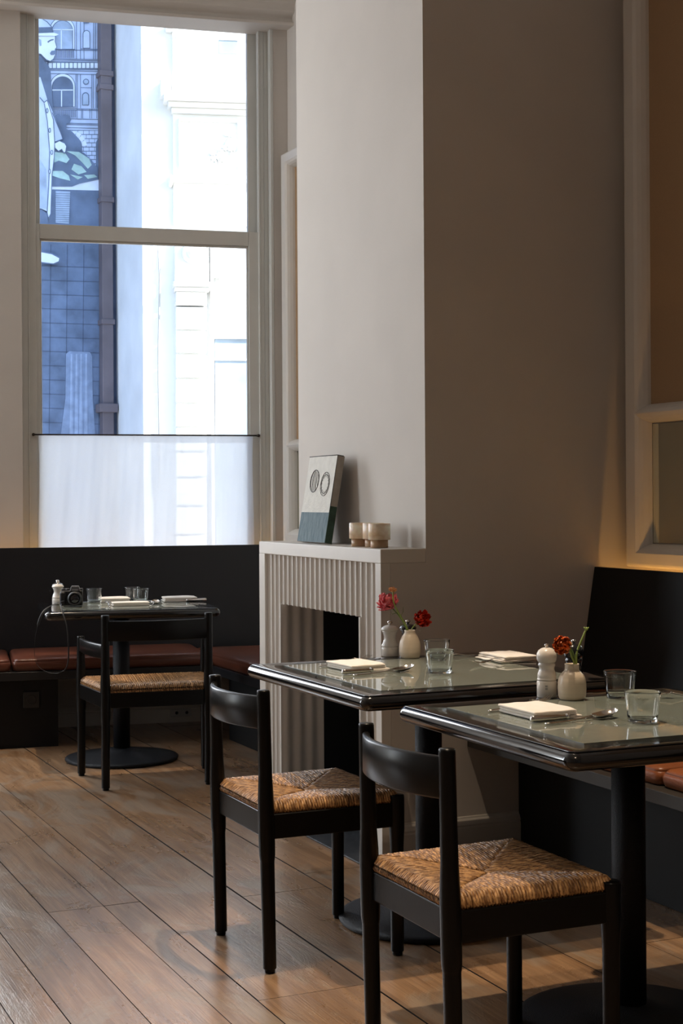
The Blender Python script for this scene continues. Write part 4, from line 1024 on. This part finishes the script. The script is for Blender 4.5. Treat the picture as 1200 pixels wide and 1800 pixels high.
# brickwork
flat(pal, [(300, 938), (578, 944), (578, 1330), (300, 1330)], 3, NV)
Rb = random.Random(2)
for r_ in range(9):
    y = 944+33*r_; x = 305 - (22 if r_ % 2 else 0)
    while x < 560:
        w = 44; flat(pal, [(max(x, 302), y), (min(x+w-4, 566), y), (min(x+w-4, 566), y+27), (max(x, 302), y+27)], 4, LT); x += w
for k in range(8):
    a0 = math.radians(180-22*k); a1 = math.radians(180-22*(k+1)+3); c = (340, 1075)
    flat(pal, [(c[0]+r*math.cos(a)*.95, c[1]-r*math.sin(a)) for r, a in ((88, a0), (130, a0), (130, a1), (88, a1))], 5, WH)
arch(pal, 340, 84, 985, 1330, 6, NV); arch(pal, 600, 66, 985, 1330, 6, NV)
pal.build('painted_palace', mm_, mbld)
man = MB()
# dark animal shape and bundles
flat(man, [(190, 830), (235, 812), (262, 826), (290, 815), (325, 825), (338, 855), (325, 885), (300, 890), (300, 930), (345, 950), (400, 1010), (425, 1090), (420, 1180), (190, 1180)], 8, NV)
flat(man, [(185, 1090), (330, 1085), (440, 1120), (505, 1185), (545, 1240), (550, 1330), (405, 1362), (345, 1385), (185, 1385)], 9, NV)
for p in ([(300, 1105), (400, 1112), (480, 1165), (500, 1215), (470, 1245), (430, 1200), (370, 1140)], [(190, 1110), (290, 1120), (325, 1170), (300, 1200), (240, 1180), (205, 1195)], [(360, 1205), (420, 1225), (460, 1270), (395, 1290), (340, 1250)], [(190, 1262), (270, 1262), (320, 1300), (330, 1340), (250, 1320), (190, 1300)], [(330, 1290), (430, 1310), (390, 1330)], [(440, 1295), (520, 1290), (545, 1310), (470, 1325)]): flat(man, p, 10, GR)
flat(man, [(-420, 1383), (578, 1330), (578, 1418), (-420, 1392)], 7, WH)
flat(man, [(-420, 1392), (578, 1418), (578, 1760), (-420, 1760)], 7, NV)
flat(man, [(215, 1420), (330, 1425), (320, 1680), (215, 1670)], 8, MD)
for k in range(14): line(man, [(212, 1440+17*k), (335, 1443+17*k)], 2, 9, NV)
# man: dark scarf and jacket, long coat, trousers
flat(man, [(-60, 330), (95, 345), (130, 400), (160, 430), (175, 470), (188, 700), (200, 800), (150, 760), (95, 640), (-60, 560)], 11, NV)
flat(man, [(-60, 520), (95, 520), (150, 700), (190, 790), (215, 850), (262, 975), (272, 1010), (208, 1030), (205, 1150), (185, 1300), (180, 1600), (160, 1640), (145, 1580), (100, 1560), (-60, 1560)], 12, LT)
flat(man, [(120, 720), (150, 705), (195, 860), (205, 1040), (200, 1150), (180, 1420), (172, 1600), (158, 1630), (150, 1600), (165, 1400), (172, 1120), (150, 860)], 13, WH)
line(man, [(90, 680), (125, 720), (150, 700)], 6, 14, NV); line(man, [(125, 725), (150, 870), (168, 1100), (162, 1330), (148, 1590)], 5, 14, NV)
line(man, [(150, 705), (198, 860), (208, 1040), (205, 1150), (186, 1300), (178, 1600), (158, 1635), (148, 1590)], 5, 14, NV); line(man, [(190, 800), (262, 975), (272, 1010), (208, 1032)], 5, 14, NV)
flat(man, [(60, 1120), (140, 1250), (150, 1560), (100, 1560), (-60, 1500), (-60, 1380)], 13, MD)
for x, y in ((148, 785), (168, 940), (185, 1115), (168, 1265)):
    flat(man, [(x+10*math.cos(t), y+20*math.sin(t)) for t in [2*math.pi*k/14 for k in range(14)]], 15, NV); flat(man, [(x+5*math.cos(t), y+13*math.sin(t)) for t in [2*math.pi*k/14 for k in range(14)]], 16, LT)
flat(man, [(-60, 1560), (100, 1565), (150, 1600), (155, 1680), (-60, 1720)], 12, NV)
# hand
flat(man, [(205, 1040), (245, 1020), (290, 1040), (305, 1065), (295, 1115), (280, 1125), (262, 1095), (238, 1110), (208, 1080)], 15, NV)
flat(man, [(210, 1045), (245, 1027), (285, 1045), (298, 1068), (290, 1110), (282, 1116), (265, 1086), (238, 1102), (212, 1077)], 16, WH)
# head and hat
flat(man, [(-30, 180), (200, 180), (216, 195), (214, 235), (228, 285), (215, 300), (216, 345), (200, 380), (175, 398), (140, 385), (95, 340), (-30, 330)], 15, NV)
flat(man, [(-30, 184), (196, 184), (210, 198), (208, 237), (221, 283), (208, 298), (209, 343), (196, 374), (173, 391), (142, 379), (100, 335), (-30, 320)], 16, WH)
flat(man, [(170, 330), (182, 312), (214, 308), (216, 332), (200, 345), (178, 345)], 17, NV); flat(man, [(150, 238), (175, 222), (200, 218), (200, 226), (178, 232), (156, 248)], 17, NV); flat(man, [(82, 215), (100, 225), (104, 270), (90, 275)], 17, MD)
flat(man, [(-30, 52), (100, 50), (150, 80), (185, 120), (200, 170), (-30, 190)], 17, NV); flat(man, [(-30, 58), (98, 56), (146, 86), (178, 122), (190, 150), (-30, 160)], 18, LT)
flat(man, [(-30, 128), (186, 124), (200, 170), (-30, 182)], 19, NV); flat(man, [(-30, 176), (200, 168), (240, 182), (215, 194), (-30, 190)], 20, WH)
# shoe
flat(man, [(70, 441), (92, 445), (107, 453), (106, 460), (95, 465), (70, 462)], 15, NV, px=True); flat(man, [(70, 443), (91, 447), (104, 454), (103, 459), (94, 463), (70, 460)], 16, WH, px=True)
man.build('painted_man', mm_, mbld)
tl = MB()
flat(tl, [(-40, 404), (178.6, 404), (178.6, 1300), (-40, 1300)], 2, 0, px=True)
for k in range(24):
    y = 470+25*k; flat(tl, [(-40, y-7), (178, y), (178, y+1.2), (-40, y-5.8)], 3, 1, px=True)
for k in range(9):
    x = -60+29*k; flat(tl, [(x+4, 430), (x+5.2, 430), (x-2.8, 1290), (x-4, 1290)], 3, 1, px=True)
flat(tl, [(116, 622), (122, 617), (158, 619), (162, 626), (163, 700), (168, 770), (106, 770), (115, 700)], 4, 2, px=True)  # curtain reflection in the window glass, painted onto the wall as a pale patch
for x in (124, 133, 141, 150): flat(tl, [(x, 622), (x+3, 622), (x+4, 768), (x-2, 768)], 5, 3, px=True)  # lighter folds of that painted reflection
tl.build('dark_wall_tiles', [M['md'], M['mdk'], mat('painted_reflection_blue', (.20, .27, .42), .8, noise=.15, nscale=9), mat('painted_reflection_blue_light', (.27, .35, .52), .8, noise=.15, nscale=9)], mbld)
# drainpipe
dp = empty('drainpipe', (ml(189, 400).x+3, YM-.10, 0), 0, 'square brown drainpipe running down between the mural and the white building', 'drainpipe')
px_ = lambda x, y: on_plane(x, y, (0, YM-.16, 0), NY) - dp.location
a, b = px_(179, 400), px_(198.5, 400)
MB().box((a.x, -.06, -.1), (b.x, .09, 12)).build('pipe', M['ebrown'], dp, bevel=.01, seg=2)
for y in (128, 152, 350, 565):
    q = px_(180, y); MB().box((a.x-.015, -.075, q.z-.03), (b.x+.015, .095, q.z+.03)).build('bracket', M['ebrown'], dp, bevel=.006, seg=2)
q = px_(180, 717); MB().box((a.x-.05, -.10, q.z-.05), (b.x+.04, .095, q.z+.05)).build('bracket', M['ebrown'], dp, bevel=.01, seg=2)
# white building: side return in shade, front in sun
T16 = math.radians(16); E2 = Vector((math.cos(T16), -math.sin(T16), 0)); N2 = Vector((math.sin(T16), math.cos(T16), 0))
PB = on_plane(250, 400, (0, 15.5, 0), NY); PB.z = 0
wbl = empty('white_building', tuple(PB), -T16, 'sunlit white stucco building with cornices across the street', 'building')
def fu(x, y):
    p = on_plane(x, y, PB, N2) - PB; return p.dot(E2), p.z
def fbox(mb, x0, y0, x1, y1, out, inn=.05, m=0):
    xm, ym = (x0+x1)/2, (y0+y1)/2; u0, _ = fu(x0, ym); u1, _ = fu(x1, ym); _, z1 = fu(xm, y0); _, z0_ = fu(xm, y1)
    return mb.box((u0, -out, z0_), (u1, inn, z1), mat=m)
wf = MB(); wf.box((0, 0, -.1), (9, .5, 13)); wf.build('facade', M['ewhite'], wbl)
pr_ = on_plane(203, 400, (0, YM-.05, 0), NY) - PB; pr_ = Vector((pr_.dot(E2), pr_.dot(N2)))
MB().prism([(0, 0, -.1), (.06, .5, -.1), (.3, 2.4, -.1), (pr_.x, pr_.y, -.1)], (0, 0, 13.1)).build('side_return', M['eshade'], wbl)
cor = MB()
fbox(cor, 303, 40, 640, 400, .05); fbox(cor, 286, 178, 640, 190, .26); fbox(cor, 294, 190, 640, 198, .18); fbox(cor, 300, 198, 640, 207, .11); fbox(cor, 303, 318, 640, 327, .12); fbox(cor, 308, 60, 600, 76, .07)
cor.build('cornice', M['ewhite'], wbl, bevel=.01, seg=2)
for x0, x1, y0, y1 in ((280, 300, 145, 176), (296, 303, 312, 330), (290, 303, 46, 58)):
    b_ = MB(); fbox(b_, x0, y0, x1, y1, .16); b_.build('bracket', M['ewhite'], wbl, bevel=.02, seg=3)
fr = MB(); fbox(fr, 313, 213, 420, 217, .085); fbox(fr, 313, 300, 420, 304, .085); fbox(fr, 313, 213, 317, 304, .085); fbox(fr, 416, 213, 420, 304, .085); fr.build('panel_moulding', M['ewhite'], wbl, bevel=.008, seg=2)
orn = MB(); Ro = random.Random(6)
for k in range(46):
    t = k/46; x = 372+34*t+Ro.uniform(-9, 9); y = 292-55*t*Ro.random()-Ro.uniform(0, 10); u, z = fu(x, y)
    a = Ro.uniform(0, 6.3); L = Ro.uniform(.03, .07); orn.tube([(u, -.05, z), (u+math.cos(a)*L*.5, -.075, z+math.sin(a)*L*.5), (u+math.cos(a)*L, -.055, z+math.sin(a)*L)], [.012, .02, .006], 8)
orn.build('leaf_relief', M['ewhite'], wbl)
pil = MB(); fbox(pil, 306, 420, 366, 500, .12); fbox(pil, 309, 541, 361, 1000, .085); fbox(pil, 303, 500, 370, 508, .22); fbox(pil, 305, 508, 367, 515, .17); fbox(pil, 307, 534, 362, 540, .17)
ys = [540, 583, 624, 667, 710, 752, 795, 840, 890, 940, 990]
for y0, y1 in zip(ys[:-1], ys[1:]): fbox(pil, 308, y0+2, 362, y1-2, .14)
fbox(pil, 308, 515, 362, 534, .12); pil.build('pilaster', M['ewhite'], wbl, bevel=.012, seg=2)
sc_ = MB(); u, z = fu(338, 448); MS = Matrix.Translation((u, -.12, z)) @ Matrix.Rotation(math.pi/2, 4, 'X')
sc_.lathe([(.12, 0), (.12, .06), (.10, .08), (.07, .06), (.05, .09), (.0001, .10)], n=28, M=MS); sc_.build('scroll', M['ewhite'], wbl)
wn_ = MB(); fbox(wn_, 372, 430, 470, 1000, .04); 
wd = MB(); fbox(wd, 378, 596, 470, 1000, .055); wd.build('window', M['ewin'], wbl)
fr2 = MB(); fbox(fr2, 374, 588, 470, 597, .09); fbox(fr2, 374, 631, 470, 635, .075); fbox(fr2, 370, 420, 376, 1000, .09); fbox(fr2, 384, 490, 389, 588, .075); fbox(fr2, 372, 486, 389, 490, .075); fr2.build('window_frame', M['ewhite'], wbl)
wu = MB(); fbox(wu, 384, 40, 416, 97, .056); wu.build('window', M['ewin'], wbl)
cb = MB(); u, z = fu(277, 440)
cb.tube([(u, -.04, z+.25), (u+.02, -.045, z-.3), (u, -.04, z-1.2), (u+.01, -.045, z-2.6)], .010, 8)
tag(cb.build('facade_cable', M['estone']), 'thin grey cable clipped down the white facade across the street', 'cable').matrix_world = Matrix.Translation(PB) @ Matrix.Rotation(-T16, 4, 'Z')

# ================================================================== CEILING SPOTLIGHTS (small black cans, light warm)
def spot(loc, target, energy, size, blend, label, soft=.03):
    r = empty('ceiling_spotlight', loc, 0, label, 'spotlight')
    MB().lathe([(.035, .02), (.035, .12), (.012, .13), (.012, max(.131, ZC-loc[2]))], n=24).build('can', M['black'], r)
    lamp('spot_light', 'SPOT', energy, (1, .78, .55), loc, target, spot_size=math.radians(size), spot_blend=blend, shadow_soft_size=soft)
spot((2.02, 3.66, 3.9), (1.98, 3.30, 0), 330, 38, .35, 'black ceiling spotlight above the middle table')
spot((1.45, 3.30, 3.9), (2.05, 3.75, 0), 110, 38, .5, 'black ceiling spotlight above the aisle side of the near tables')
spot((1.70, 7.05, 3.85), (1.72, 7.16, 0), 240, 23, .3, 'black ceiling spotlight above the window table')
spot((.6, .6, 3.9), (.6, .9, 0), 260, 75, .6, 'added unseen black ceiling spotlight behind the camera, for warm bounce')  # added out of view to bounce warm light onto camera-facing walls
spot((-1.2, 3.2, 3.9), (-1.2, 3.2, 0), 160, 70, .6, 'added unseen black ceiling spotlight above the left aisle, for warm bounce')  # second added lamp out of view, also for bounce
